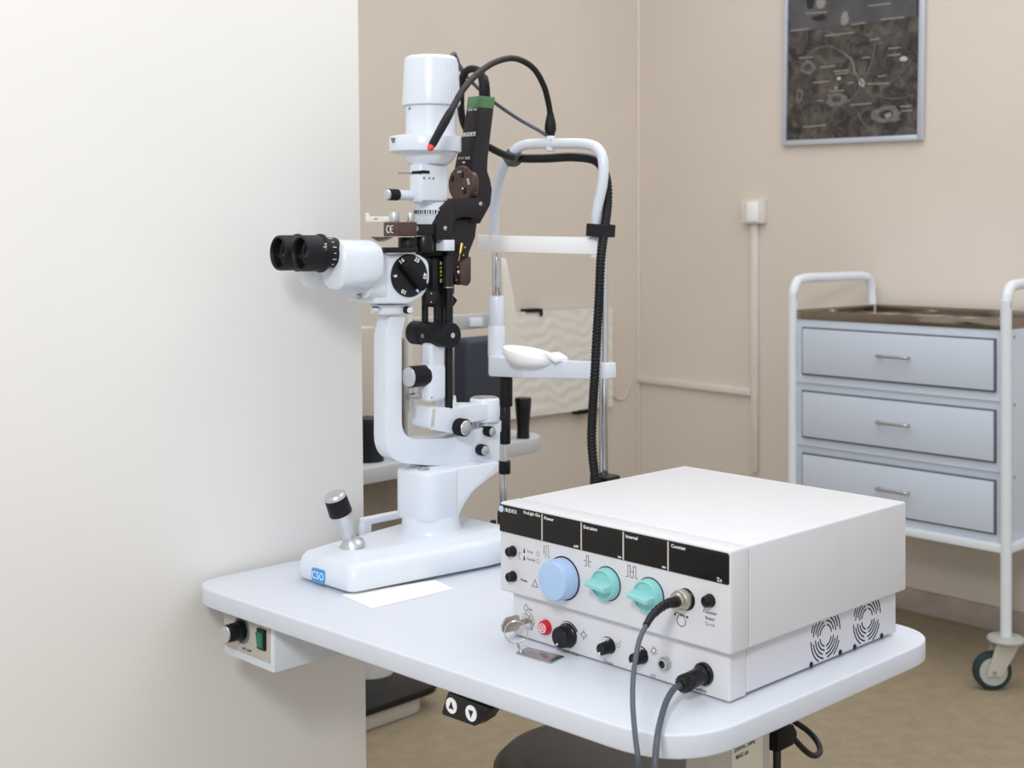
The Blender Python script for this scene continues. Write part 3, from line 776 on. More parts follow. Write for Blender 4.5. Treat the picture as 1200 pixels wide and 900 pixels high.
# poles and sleeves
def vpole(u0, v0, u1, v1, r, name, m, bev=0.0006, y=0.0):
    a = hp(u0, v0, y); b = hp(u1, v1, y)
    return MB().cyl((b.x, y, b.z), (a.x, y, a.z), r, n=22, bev=bev).build(name, m, H)
vpole(582, 296, 582, 352, 0.0068, 'chrome_pole', 'chrome')
vpole(582, 347, 582, 384, 0.0118, 'upper_sleeve', 'white')
vpole(582, 382, 582, 418, 0.0132, 'lower_sleeve', 'white')
vpole(593, 432, 593, 476, 0.0098, 'chin_height_grip', 'rubber')
vpole(592, 474, 592, 520, 0.0082, 'chin_height_sleeve', 'black')
vpole(590, 518, 590, 640, 0.0056, 'chrome_pole', 'chrome')
vpole(591.5, 540, 591.5, 555, 0.0088, 'pole_collar', 'black')
vpole(707.5, 297, 707.5, 560, 0.0064, 'chrome_pole', 'chrome')
a = hp(709, 556)
mb = MB().box((a.x, 0.0, a.z / 2), (0.034, 0.03, a.z), 0.004)
al = hp(590, 600)
mb.box(((a.x + al.x) / 2 + 0.004, 0.0, 0.012), (a.x - al.x + 0.008, 0.03, 0.022), 0.004)
mb.build('foot_clamp', 'black', H)
# chin bar
def bar_ring(x, y0, y1, zb_, zt_): return [(x, y0, zb_), (x, y1, zb_), (x, y1, zt_), (x, y0, zt_)]
zlt, zlb = hp(585, 417).z, hp(585, 441).z
zrt, zrb = hp(715, 425).z, hp(715, 443.5).z
def zz(f_): return zlb + (zrb - zlb) * f_, zlt + (zrt - zlt) * f_
xl0, xr0 = hp(571, 430).x, hp(717, 430).x
rr_ = []
for f_, y0_, y1_ in ((0.0, 0.002, 0.014), (0.10, -0.020, 0.014), (0.38, -0.028, 0.0), (0.42, -0.030, 0.0), (0.70, -0.018, 0.004), (0.96, -0.014, 0.012), (1.0, -0.010, 0.010)):
    b_, t_ = zz(f_)
    rr_.append(bar_ring(xl0 + (xr0 - xl0) * f_, y0_, y1_, b_, t_))
MB().loft(rr_, 0.002, 2, 0.35).build('chin_bar', 'white', H)
# chin cup
cz = hp(618, 421, -0.03)
mb = MB()
cup = []
N = 28
for i, (f_, dz) in enumerate(((0.05, -0.012), (0.5, -0.0105), (0.8, -0.006), (0.96, 0.002), (1.0, 0.010), (0.97, 0.0115), (0.85, 0.007), (0.5, 0.0025), (0.05, 0.001))):
    rg = []
    for k_ in range(N):
        a = 2 * PI * k_ / N
        lift = 0.006 * math.cos(a) * -1 * (1 if dz > 0 else 0.3)
        rg.append((cz.x - 0.002 + 0.044 * f_ * math.cos(a), -0.026 + 0.030 * f_ * math.sin(a), cz.z + dz + lift * f_))
    cup.append(rg)
mb.loft(cup)
mb.build('chin_cup', 'white_warm', H, 60)
tz = hp(645, 418, -0.02)
mb = MB()
xs = [hp(u, 418, -0.02).x for u in (632, 648, 652, 658)]
mb.loft([[(x, -0.034, z - 0.003), (x, -0.006, z - 0.003), (x, -0.006, z + 0.003), (x, -0.034, z + 0.003)] for x, z in ((xs[0], tz.z - 0.001), (xs[1], tz.z + 0.0035), (xs[2], tz.z + 0.001), (xs[3], tz.z - 0.003))], 0.0012)
mb.build('chin_cup_tongue', 'white_warm', H)
# gooseneck fixation lamp
FL = thing('fixation_lamp', 'black gooseneck fixation lamp with red tip arching over the headrest', 'fixation lamp')
a = P(645, 157, 1.865)
bt_ = SF.M @ Vector((0, YH, 0))
c = HF.M @ Vector((hp(645, 169).x, 0, hp(645, 169).z + 0.012))
dd = c.y
MB().lathe([(0.0058, 0), (0.0062, 0.002), (0.0085, 0.009), (0.0080, 0.018), (0.0052, 0.030), (0.0042, 0.034)], c, (0, 0, 1), 20).build('boot', 'rubber', FL)
neck = spline([c + Vector((0, 0, 0.028)), P(643, 122, dd - 0.005), P(637, 100, dd - 0.02), P(624, 79, dd - 0.05), P(603, 68.5, dd - 0.09), P(580, 73, dd - 0.13), P(558, 88, dd - 0.17), P(542, 106, dd - 0.205), P(529, 129, dd - 0.235)], 8)
MB().tube(neck, 0.0043, 12).build('gooseneck', 'cable_black', FL)
w0, w1 = P(529.5, 128, dd - 0.235), P(505.5, 171.5, dd - 0.262)
MB().lathe([(0.0044, 0), (0.0054, 0.006), (0.0058, 0.02), (0.0052, (w1 - w0).length - 0.004), (0.0045, (w1 - w0).length)], w0, w1 - w0, 16).build('lamp_wand', 'black', FL)
dr = (w1 - w0).normalized()
MB().lathe([(0.0045, 0), (0.0042, 0.003), (0.0026, 0.0058), (0, 0.0066)], w1, dr, 16).build('red_tip', 'red_tip', FL)

# ------------------------------------------------------------------ cables of adapter and headrest
def wp(fr, u, v, **k): return fr.M @ fr.loc(u, v, **k)
topc = SF.M @ SF.loc(568, 113, x=0.0)
d0 = topc.y
cab = thing('adapter_fibre', 'thick black fibre lead looping from the green collar behind the tower cap', 'cable')
MB().tube(spline([topc - Vector((0, 0, 0.004)), P(567.5, 100, d0), P(566, 91, d0 + 0.005)], 6), [0.0082 - 0.0012 * i / 12 for i in range(13)], 14).build('strain_relief', 'rubber', cab)
MB().tube(spline([P(567, 94, d0), P(562.5, 84, d0 + 0.006), P(554, 80.5, d0 + 0.012), P(546, 84, d0 + 0.02), P(541.5, 94, d0 + 0.03), P(540, 112, d0 + 0.035), P(541, 135, d0 + 0.035), P(547, 152, d0 + 0.035), P(560, 166, d0 + 0.035), P(572, 172, d0 + 0.035), P(589, 180.5, d0 + 0.06), P(600, 184, d0 + 0.085)], 6), 0.0052, 12).build('fibre', 'cable_black', cab)
tag(MB().tube(spline([P(531, 63, d0 + 0.04), P(536, 74, d0 + 0.05), P(545, 87, d0 + 0.055), P(557, 100, d0 + 0.06), P(578, 119, d0 + 0.07), P(607, 139, d0 + 0.09), P(630, 152, dd), P(640.5, 158.5, dd - 0.002)], 6), [0.0046] * 6 + [0.0036] * 6 + [0.0026] * 31, 10).build('lamp_lead', 'cable_grey'), 'thin grey-black lead from behind the tower cap to the gooseneck foot', 'cable')
# corrugated conduit hung from the headrest
y_ = 0.012
pts = [wp(HF, 598, 183, y=0.010), wp(HF, 612, 185.5, y=0.012), wp(HF, 640, 185.5, y=0.014), wp(HF, 670, 184, y=0.014), wp(HF, 695, 187, y=0.016), wp(HF, 706, 197, y=0.018), wp(HF, 711.5, 215, y=0.016), wp(HF, 712, 240, y=0.012), wp(HF, 708, 272, y=-0.006), wp(HF, 704, 305, y=-0.022), wp(HF, 702, 350, y=-0.028), wp(HF, 699, 400, y=-0.030), wp(HF, 697, 440, y=-0.036), wp(HF, 694, 490, y=-0.030), wp(HF, 693.5, 520, y=-0.030), wp(HF, 697, 556, y=-0.030), wp(HF, 706, 610, y=-0.02)]
path = spline(pts, 5)
dense = []
for i in range(len(path) - 1):
    n_ = max(1, int((path[i + 1] - path[i]).length / 0.0011))
    dense += [path[i].lerp(path[i + 1], k_ / n_) for k_ in range(n_)]
cut = next(i for i, p in enumerate(dense) if p.z < wp(HF, 711.5, 215, y=0.016).z)
cond = thing('corrugated_conduit', 'black corrugated cable hose hanging down the right headrest pole', 'cable hose')
MB().tube(dense[:cut][::3] + [dense[cut]], 0.0066, 12).build('smooth_sleeve', 'black', cond)
MB().tube(dense[cut:], [0.0060 + (0.0007 if (i // 2) % 2 else -0.0002) for i in range(len(dense) - cut)], 10).build('corrugated_hose', 'rubber', cond, 80)
def strap(name, label, fr, u, v, y, dx, dy, hgt, m, rot):
    R = Matrix.Rotation(rot, 3, 'Y')
    c = fr.loc(u, v, y=y)
    mb = MB(fr.M)
    lo_, hi_ = rpoly([(-dx, -dy), (dx, -dy), (dx, dy), (-dx, dy)], dy * 0.7, 4), None
    mb.loft([[c + R @ Vector((x, y2, z)) for x, y2 in lo_] for z in (-hgt, -hgt * 0.8, hgt * 0.8, hgt)])
    return tag(mb.build(name, m), label, 'strap')
strap('cable_strap', 'grey hook-and-loop strap round the headrest frame at its upper left bend', HF, 601.5, 184.5, 0.004, 0.0118, 0.0135, 0.0080, 'velcro_grey', -0.75)
strap('cable_strap', 'black hook-and-loop strap tying the hose to the right headrest pole', HF, 704, 270, -0.002, 0.0165, 0.019, 0.0085, 'velcro', 0.08)

# ------------------------------------------------------------------ laser console
CW, CD = 0.305, 0.316
CF = Fr((-0.0133, 1.398, ZT), -46.0)
K = thing('laser_console', 'white two-tier laser console with black display strip and pastel knobs', 'laser console', CF)
Z0, Z1 = 0.0490, 0.1442
BZ = 0.030                                  # depth of the front bezel
def rbox(x0, x1, y0, y1, z0, z1, bev, seg=3):
    return MB().box(((x0 + x1) / 2, (y0 + y1) / 2, (z0 + z1) / 2), (x1 - x0, y1 - y0, z1 - z0), bev, seg)
rbox(0.001, CW - 0.001, BZ + 0.0005, CD, Z0, Z1, 0.0022).build('upper_cover', 'console', K)
fp = rbox(0, CW, 0, BZ, Z0, Z1 + 0.0003, 0.0028, 3).build('front_bezel', 'console', K)
LX0, LX1, LY0, LY1, LZ0 = 0.010, 0.2965, 0.010, 0.3085, 0.0038
rbox(LX0, LX1 - 0.0004, LY0 + 0.027, LY1, LZ0, Z0 - 0.0004, 0.0015).build('lower_housing', 'console_side', K)
lp = rbox(LX0, LX1, LY0, LY0 + 0.0265, LZ0 - 0.002, Z0 - 0.0004, 0.002).build('lower_bezel', 'console', K)
for x_, y__ in ((0.03, 0.04), (CW - 0.03, 0.04), (0.03, 0.28), (CW - 0.03, 0.28)):
    MB().cyl((x_, y__, 0.0004), (x_, y__, 0.008), 0.009, n=18).build('rubber_foot', 'black_matte', K)
def cf(u, v, y=0.0): return CF.loc(u, v, y=y)
# display strip
a, b = cf(586, 591), cf(586, 622.5)
dz1, dz0 = cf(720, 619.5).z, cf(720, 654.2).z
dz1 = (a.z + cf(855, 648).z) / 2; dz0 = (b.z + cf(855, 685).z) / 2
dp = MB().prism(rpoly([(0.001, dz0), (CW - 0.0015, dz0), (CW - 0.0015, dz1), (0.001, dz1)], [0.001, 0.002, 0.003, 0.001]), 'y', -0.0012, 0.002, 0.0005).build('display_strip', 'display', K)
for u in (636.3, 682.3, 731.5, 784):
    x_ = cf(u, 630).x
    MB().box((x_, -0.0013, (dz0 + dz1) / 2), (0.0016, 0.0006, (dz1 - dz0) * 0.95)).build('display_divider', 'grey_panel', dp)
def pt(s_, u, v, size, m='print_white', par=None, y=-0.00125, align='LEFT', bold=0.00008, **k):
    c = cf(u, v)
    return text(s_, size, m, par or dp, (c.x, y, c.z), '-y', align, bold=bold, **k)
lg = cf(588.6, 596)
MB().cyl((lg.x, -0.001, lg.z), (lg.x, -0.0016, lg.z), 0.0036, n=22).build('logo_dot', 'logo_light', dp)
pt('IRIDEX', 592.6, 597.2, 0.0056, bold=0.00004)
pt('OcuLight GLx', 634, 604.2, 0.0046, align='RIGHT', sx=0.86, bold=0.00005)
pt('Power', 638.8, 606.8, 0.0047)
pt('Duration', 684.8, 617.2, 0.0046)
pt('Interval', 734, 628, 0.0046)
pt('Counter', 787.5, 639.3, 0.0046)
pt('mW', 679, 640.8, 0.0036, align='RIGHT')
pt('ms', 729, 652.8, 0.0036, align='RIGHT')
pt('ms', 781, 664.6, 0.0036, align='RIGHT')
pt('\u03a3n', 847, 680.2, 0.0046, align='RIGHT')
# push buttons
def push(u, v, r, par=K, y=0.0, Lk=0.007):
    c = cf(u, v, y - Lk * 0.5)
    b_ = MB().lathe([(r * 1.05, -0.002), (r * 1.05, 0.0012), (r * 0.92, 0.0016), (r * 0.90, Lk), (r * 0.80, Lk + 0.0008), (r * 0.55, Lk - 0.0002), (0, Lk - 0.0004)], (c.x, y, c.z), (0, -1, 0), 24).build('push_button', 'black', par)
    return c
push(598.5, 646.5, 0.0056); push(598.8, 676, 0.0056); push(829.5, 704.5, 0.0060)
def line(pts, wd, par, y=0.0, m='print_grey', name='symbol', closed=False):
    mb = MB()
    P2 = [cf(u, v, y) for u, v in pts]
    if closed: P2.append(P2[0])
    for a, b in zip(P2[:-1], P2[1:]):
        d = (b - a); L_ = d.length
        if L_ < 1e-5: continue
        ang = math.atan2(d.z, d.x)
        mb.box(((a.x + b.x) / 2, y - 0.0001, (a.z + b.z) / 2), (L_ + wd, 0.0003, wd), R=Matrix.Rotation(-ang, 3, 'Y'))
    return mb.build(name, m, par)
def sym(cu, cv, pts, sc_, wd, par, y=0.0, m='print_grey', closed=False):
    c = cf(cu, cv, y)
    mb = MB()
    q_ = [Vector((c.x + a * sc_, 0, c.z + b * sc_)) for a, b in pts]
    if closed: q_.append(q_[0])
    for a, b in zip(q_[:-1], q_[1:]):
        d = b - a
        if d.length < 1e-6: continue
        mb.box(((a.x + b.x) / 2, y - 0.0001, (a.z + b.z) / 2), (d.length + wd, 0.0003, wd), R=Matrix.Rotation(-math.atan2(d.z, d.x), 3, 'Y'))
    return mb.build('symbol', m, par)
def arc(r, a0, a1, n=16): return [(r * math.cos(math.radians(a0 + (a1 - a0) * i / n)), r * math.sin(math.radians(a0 + (a1 - a0) * i / n))) for i in range(n + 1)]
# printed panel marks
sym(641, 646, [(-0.5, -1), (-0.2, -1), (-0.2, 1), (0.4, 1), (0.4, -1), (0.8, -1)], 0.0058, 0.0005, fp)
sym(639.5, 646, [(-0.4, 0.9), (-0.4, -0.6)], 0.0055, 0.0009, fp)
sym(688.5, 657.5, [(-0.7, -1), (-0.3, -1), (-0.3, 1), (0.3, 1), (0.3, -1), (0.7, -1)], 0.0052, 0.0005, fp, m='print_black')
sym(688.5, 657.5, [(-1.0, 0), (-0.45, 0)], 0.0052, 0.0005, fp, m='print_black'); sym(688.5, 657.5, [(0.45, 0), (1.0, 0)], 0.0052, 0.0005, fp, m='print_black')
sym(740.5, 670, [(-1.3, -1), (-0.9, -1), (-0.9, 1), (-0.35, 1), (-0.35, -1), (0.35, -1), (0.35, 1), (0.9, 1), (0.9, -1), (1.3, -1)], 0.0056, 0.0005, fp, m='print_black')
sym(740.5, 670, [(-0.3, 0), (0.3, 0)], 0.0056, 0.0005, fp, m='print_black')
sym(607.5, 651, [(-0.3, 0), (0.2, 0), (0.2, 0.6), (0.7, 0.6)], 0.006, 0.0003, fp); sym(607.5, 651, [(0.2, 0), (0.2, -0.6), (0.7, -0.6)], 0.006, 0.0003, fp)
for (u, v, s_) in ((617, 645.8, 'Treat'), (617, 654.5, 'Standby')):
    pt(s_, u + 0.6, v, 0.0040, 'print_grey', fp, y=-0.0001, bold=0)
    sym(u - 2.6, v - 0.5, [(-0.3, -0.8), (0.3, -0.8), (0.0, 0.8)], 0.0022, 0.0010, fp, m='print_black', closed=True)
for (u, v) in ((630.5, 649), (630.5, 657.5)):
    sym(u, v, arc(1, 0, 360), 0.0022, 0.0003, fp)
pt('Mode', 610.3, 679.2, 0.0042, 'print_black', fp, y=-0.0001, bold=0)
sym(627, 684, [(-1, -0.8), (1, -0.8), (0, 1)], 0.0042, 0.0005, fp, m='print_black', closed=True)
pt('Counter', 832, 717.8, 0.0046, 'print_black', fp, y=-0.0001, align='CENTER', bold=0)
pt('Reset', 832, 725, 0.0045, 'print_black', fp, y=-0.0001, align='CENTER', bold=0)
pt('\u03a3n\u21920', 832, 732.2, 0.0042, 'print_grey', fp, y=-0.0001, align='CENTER', bold=0)
sym(798.5, 727.5, arc(1, 0, 360, 20), 0.0052, 0.0006, fp, m='print_black')
sym(798.5, 721.5, [(-1.5, 0.45), (1.4, 0)], 0.0052, 0.0006, fp, m='print_black')
for (u, v) in ((791.2, 719.6), (805.5, 723.3)):
    c = cf(u, v); MB().cyl((c.x, 0.0, c.z), (c.x, -0.0003, c.z), 0.0012, n=12).build('symbol', 'print_black', fp)
# power knob
c = cf(646.5, 682.5, -0.018)
kp_ = MB().lathe([(0.0210, -0.001), (0.0210, 0.0005), (0.0210, 0.003), (0.0200, 0.0165), (0.0190, 0.0182), (0.0176, 0.0186), (0, 0.0186)], (c.x, 0.0, c.z + 0.001), (0, -1, 0), 48).build('power_knob', 'knob_blue', K)
MB().lathe([(0.0224, 0), (0.0224, 0.0008), (0.0, 0.0008)], (c.x, 0.0002, c.z + 0.001), (0, -1, 0), 40).build('knob_shadow_ring', 'black', kp_)  # black disc that draws the shadow round the knob
for (u, v, rot) in ((704.5, 686, 0.10), (754.5, 699.5, 0.10)):
    c = cf(u, v, -0.010)
    kt = MB().lathe([(0.0160, 0.0), (0.0160, 0.0015), (0.0153, 0.0085), (0.0142, 0.0098), (0.0135, 0.0098), (0.0130, 0.008), (0, 0.008)], (c.x, 0, c.z), (0, -1, 0), 40).build('selector_knob', 'knob_teal', K)
    MB().lathe([(0.0170, 0), (0.0170, 0.0008), (0, 0.0008)], (c.x, 0.0002, c.z), (0, -1, 0), 36).build('knob_shadow_ring', 'black', kt)  # same drawn shadow, as a black disc behind the selector
    R = Matrix.Rotation(rot, 3, 'Y')
    mb = MB()
    w2, L2 = 0.0034, 0.0142
    mb.loft([[Vector((c.x, 0, c.z)) + R @ Vector((sx_ * L2 * ff, -yy, sz_ * w2 * gg)) for sx_, sz_ in ((-1, -1), (1, -1), (1, 1), (-1, 1))] for yy, ff, gg in ((0.007, 0.98, 1.6), (0.011, 0.96, 1.0), (0.020, 0.90, 0.8), (0.0215, 0.84, 0.6))], 0.0008)
    mb.build('finger_grip', 'knob_teal', kt)
# fibre socket
c = cf(800, 703, -0.004)
fs = MB().lathe([(0.0104, -0.001), (0.0104, 0.0006), (0.0, 0.0006)], (c.x + 0.001, 0, c.z), (0, -1, 0), 30).build('fibre_socket', 'black', K)
MB().lathe([(0.0096, 0), (0.0096, 0.008), (0.0088, 0.009), (0.0088, 0.012), (0.0074, 0.014), (0.0, 0.014)], (c.x - 0.0005, 0, c.z), (0, -1, 0), 30).build('socket_nut', 'nickel', fs)
CFB = Vector((c.x - 0.0005, -0.014, c.z))
# lower panel
LYF = LY0
def lf(u, v, dy=0.0): return CF.loc(u, v, y=LYF - dy)
c = lf(619.5, 727)
lk = MB().lathe([(0.0090, -0.001), (0.0090, 0.002), (0.0076, 0.003), (0.0072, 0.0045), (0, 0.0045)], (c.x, LYF, c.z), (0, -1, 0), 26).build('key_lock', 'chrome', K)
KEYP = Vector((c.x, LYF - 0.0045, c.z))
c = lf(638, 735.5, 0.003)
eb = MB().lathe([(0.0080, -0.001), (0.0080, 0.001), (0.0072, 0.005), (0.0064, 0.0062), (0, 0.0062)], (c.x, LYF, c.z), (0, -1, 0), 28).build('emergency_button', 'red', K)
mb = MB()
mb.lathe([(0.0050, 0), (0.0050, 0.0004), (0.0042, 0.0004), (0.0042, 0.0)], (c.x, LYF - 0.0061, c.z), (0, -1, 0), 24, caps=False)
for dz in (-0.002, 0.0, 0.002):
    mb.box((c.x, LYF - 0.0064, c.z + dz), (0.0058, 0.0004, 0.0008))
mb.build('button_marks', 'print_white', eb)
def dark_knob(u, v, r, Lk, dot=True):
    c = lf(u, v, Lk * 0.8)
    k_ = MB().lathe([(r * 1.12, 0), (r * 1.12, 0.003), (r * 1.02, 0.004), (r * 0.96, Lk - 0.001), (r * 0.88, Lk), (0, Lk)], (c.x, LYF, c.z), (0, -1, 0), 28).build('dimmer_knob', 'black', K)
    MB().box((c.x, LYF - 0.0042, c.z + r), (0.0006, 0.002, 0.0008)).build('index_line', 'print_white', k_)
    MB().cyl((c.x - r * 0.2, LYF - Lk + 0.0002, c.z - r * 0.62), (c.x - r * 0.2, LYF - Lk - 0.0004, c.z - r * 0.62), 0.0011, n=12).build('index_dot', 'print_white', k_)
    return c
def scale_arc(u, v, r, a0, a1):
    c = lf(u, v)
    n_ = 16; mb = MB(); ring_o, ring_i = [], []
    for i in range(n_ + 1):
        a = math.radians(a0 + (a1 - a0) * i / n_); wd = 0.0003 + 0.0016 * i / n_
        ring_o.append((c.x + (r + wd) * math.cos(a), c.z + (r + wd) * math.sin(a))); ring_i.append((c.x + r * math.cos(a), c.z + r * math.sin(a)))
    for i in range(n_):
        mb.prism([ring_o[i], ring_o[i + 1], ring_i[i + 1], ring_i[i]], 'y', LYF - 0.0003, LYF + 0.0004)
    return mb.build('scale_arc', 'print_black', lp)
dark_knob(657, 747, 0.0112, 0.014); scale_arc(665, 745.5, 0.0148, 118, 28)
dark_knob(706, 760.5, 0.0062, 0.015); scale_arc(712, 758.5, 0.0098, 128, 30)
dark_knob(744, 772.5, 0.0062, 0.015); scale_arc(750, 769.5, 0.0098, 128, 30)
sym(684, 744, arc(1, 0, 360, 16), 0.0028, 0.0005, lp, LYF, 'print_black')
for a in (0, 90, 180, 270): sym(684, 744, [(1.05 * math.cos(math.radians(a)), 1.05 * math.sin(math.radians(a))), (1.8 * math.cos(math.radians(a)), 1.8 * math.sin(math.radians(a)))], 0.0028, 0.0005, lp, LYF, 'print_black')
sym(724.5, 756.5, arc(1, 0, 360, 14), 0.0022, 0.0004, lp, LYF); sym(725.5, 754.5, [(0.6, 0.4), (0.9, 1.6), (1.4, 1.6)], 0.0022, 0.0004, lp, LYF)
sym(766, 762.5, arc(1, 0, 360, 14), 0.0026, 0.0004, lp, LYF, 'print_black')
for i in range(7):
    a = math.radians(-150 + i * 40); sym(766, 762.5, [(1.2 * math.cos(a), 1.2 * math.sin(a)), (1.9 * math.cos(a), 1.9 * math.sin(a))], 0.0026, 0.0004, lp, LYF, 'print_black')
sym(616.5, 712.5, arc(1, 0, 360, 14), 0.0028, 0.0004, lp, LYF, 'print_black'); sym(616.5, 711, [(0, 0.4), (0, 1.3)], 0.0028, 0.0004, lp, LYF, 'print_black')
def lt(s_, u, v, size, m='print_black', align='CENTER'):
    c = lf(u, v); return text(s_, size, m, lp, (c.x, LYF - 0.0001, c.z), '-y', align, bold=0.0)
lt('On', 621.5, 714.5, 0.0040); lt('Off', 622.5, 737, 0.0034, 'print_grey'); lt('Aiming Beam', 669, 765, 0.0040, 'print_grey'); lt('Volume', 713, 776, 0.0042, 'print_grey'); lt('LIO', 765.5, 792, 0.0046, 'print_grey'); lt('SmartKey', 819.5, 808, 0.0044)
c = lf(778, 778, 0.003)
jk = MB().lathe([(0.0068, 0), (0.0068, 0.002), (0.0058, 0.0025), (0.0055, 0.006), (0.0036, 0.0062), (0.0032, 0.001), (0, 0.001)], (c.x, LYF, c.z), (0, -1, 0), 24).build('jack_socket', 'steel', K)
MB().cyl((c.x, LYF - 0.003, c.z), (c.x, LYF - 0.0035, c.z), 0.0034, n=16).build('jack_hole', 'black', jk)
c = lf(824, 790, 0.002)
ck = MB().lathe([(0.0108, 0), (0.0108, 0.003), (0.0098, 0.0042), (0, 0.0042)], (c.x, LYF, c.z), (0, -1, 0), 28).build('remote_socket', 'black', K)
CRB = Vector((c.x, LYF - 0.004, c.z))
# fan grilles on the side
XL = LX1 - 0.0004
for (u, v) in ((967.5, 744.5), (1016, 725)):
    c = CF.loc(u, v, x=XL)
    g = bpy.data.objects.new('fan_grille', None); COL.objects.link(g); g.parent = K
    for ri, r_ in enumerate((0.0098, 0.0138, 0.0178, 0.0218, 0.0258)):
        of = (0, 6, -4, 3, -6)[ri]
        segs = ((188 + of, 256 + of), (274 + of, 344 + of), (8 + of, 78 + of), (98 + of, 170 + of))
        for a0, a1 in segs:
            mb = MB(); n_ = 8; wd = 0.0015
            for i in range(n_):
                b0, b1 = math.radians(a0 + (a1 - a0) * i / n_), math.radians(a0 + (a1 - a0) * (i + 1) / n_)
                q_ = [(c.y + rr * math.cos(b), c.z + rr * math.sin(b)) for rr, b in ((r_, b0), (r_ + wd, b0), (r_ + wd, b1), (r_, b1))]
                if max(z_ for _, z_ in q_) < Z0 - 0.002 and min(z_ for _, z_ in q_) > LZ0 + 0.001:
                    mb.prism(q_, 'x', XL - 0.001, XL + 0.00025)
            if len(mb.bm.faces): mb.build('grille_slot', 'black_matte', g)
            else: mb.bm.free()
for (u, v) in ((950.5, 779), (984.5, 764.5), (1001.5, 758), (1033, 745)):
    c = CF.loc(u, v, x=XL)
    MB().lathe([(0.0029, -0.001), (0.0029, 0.0006), (0.0020, 0.0013), (0, 0.0014)], (XL, c.y, c.z), (1, 0, 0), 18).build('housing_screw', 'black', K)

# keys in the lock: key, ring and tag
KY = thing('key_set', 'metal key with ring and flat tag hanging from the console lock', 'keys', CF)
dirk = Vector((-0.55, -0.84, 0)).normalized()
mb = MB()
p1 = KEYP + Vector((0, -0.012, 0))
mb.box(KEYP + Vector((0, -0.006, 0)), (0.0022, 0.012, 0.006), 0.0005)
R = Matrix.Rotation(0.0, 3, 'Z')
pl = rpoly([(-0.034, -0.0065), (-0.010, -0.0085), (-0.010, 0.0085), (-0.030, 0.0085), (-0.036, 0.002)], 0.004, 4)
mb.prism([(KEYP.y + y_ , KEYP.z + 0.001 + z_) for y_, z_ in pl], 'x', KEYP.x - 0.0012, KEYP.x + 0.0012, 0.0004)
mb.build('key', 'nickel', KY)
rc = CF.loc(604.5, 741, y=KEYP.y - 0.026)
pts = [rc + Vector((0.0118 * math.cos(a) * 0.695, 0.0118 * math.cos(a) * 0.719, 0.0118 * math.sin(a))) for a in [2 * PI * i / 40 for i in range(40)]]
MB().tube(pts, 0.0007, 8, True).build('split_ring', 'chrome', KY)
rb = min(pts, key=lambda p: p.z)
t0 = CF.loc(604, 765, z=0.0012); t1 = CF.loc(645, 777, z=0.0012); t2 = CF.loc(662, 769, z=0.0012); t3 = CF.loc(618, 758, z=0.0012)
lk_ = spline([rb + Vector((0, 0, 0.0008)), rb + Vector((0.003, 0.001, -0.001)), (rb + t0 + (t2 - t0) * 0.1) / 2 + Vector((0.0, 0, 0.002)), t0 + (t2 - t0) * 0.10 + Vector((0, 0, 0.002))], 5)
MB().tube(lk_, 0.0012, 8).ball(t0 + (t2 - t0) * 0.12 + Vector((0, 0, 0.002)), 0.0022, 10).build('link', 'chrome', KY)
MB().prism(rpoly([(p.x, p.y) for p in (t0, t1, t2, t3)], 0.002, 4), 'z', 0.0004, 0.0014, 0.0003).build('tag', 'steel', KY)

# console leads
def cw(p): return CF.M @ p
LEAD = thing('fibre_lead', 'grey fibre lead with ribbed boot from the metal socket over the table edge', 'cable')
a0 = cw(CFB); dn = (CF.M.to_3x3() @ Vector((0, -1, 0))).normalized()
q_ = spline([a0, a0 + dn * 0.005, P(783, 707, a0.y - 0.013), P(772, 713.5, a0.y - 0.026), P(763, 723, a0.y - 0.040), P(757, 733, a0.y - 0.052)], 10)
MB().tube(q_, [0.0047 - 0.0016 * i / len(q_) + (0.0005 if (i // 2) % 2 else -0.0003) * (1 if i < len(q_) * 0.72 else 0) for i in range(len(q_))], 12).build('ribbed_boot', 'rubber', LEAD, 60)
dq = a0.y
MB().tube(spline([q_[-3], P(750, 748, dq - 0.065), P(745.5, 768, dq - 0.08), P(742, 795, dq - 0.10), P(741.5, 825, dq - 0.125), P(744, 858, dq - 0.150), P(748, 892, dq - 0.165), P(752, 940, dq - 0.16)], 8), 0.0023, 12).build('lead', 'cable_grey', LEAD)
PLG = thing('remote_lead', 'grey lead with black round plug below the pastel knobs, hanging over the table edge', 'cable')
b0 = cw(CRB)
b1 = P(797, 803.5, b0.y - 0.022)
ax_ = b1 - b0; L_ = ax_.length
MB().lathe([(0.0088, 0), (0.0088, L_ * 0.12), (0.0080, L_ * 0.14), (0.0080, L_ * 0.60), (0.0072, L_ * 0.62), (0.0076, L_ * 0.64), (0.0076, L_ * 0.92), (0.0056, L_), (0.0044, L_)], b0, ax_, 26).build('plug', 'black', PLG)
mb = MB()
xb, yb, _ = basis(ax_)
for i in range(14):
    a = 2 * PI * i / 14
    cpt = b0 + ax_ * 0.78 + (xb * math.cos(a) + yb * math.sin(a)) * 0.0076
    mb.cyl(cpt - ax_ * 0.13, cpt + ax_ * 0.13, 0.0008, n=6)
mb.build('plug_ribs', 'rubber', PLG)
MB().tube(spline([b0 + ax_ * 0.95, P(790, 807, 1.178), P(781, 822, 1.160), P(774, 845, 1.130), P(769.5, 870, 1.086), P(767.5, 905, 1.070), P(767, 960, 1.072)], 8), 0.0029, 12).build('lead', 'cable_grey', PLG)

# sheet of paper under the slit lamp base
pts = [SF.loc(u, v, z=0.0008) for u, v in ((400, 697), (436, 713), (531, 690), (510, 680))]
tag(MB(SF.M).prism([(p.x, p.y) for p in pts], 'z', 0.0003, 0.0012).build('paper_sheet', 'paper'), 'white sheet of paper lying under the slit lamp base', 'paper')

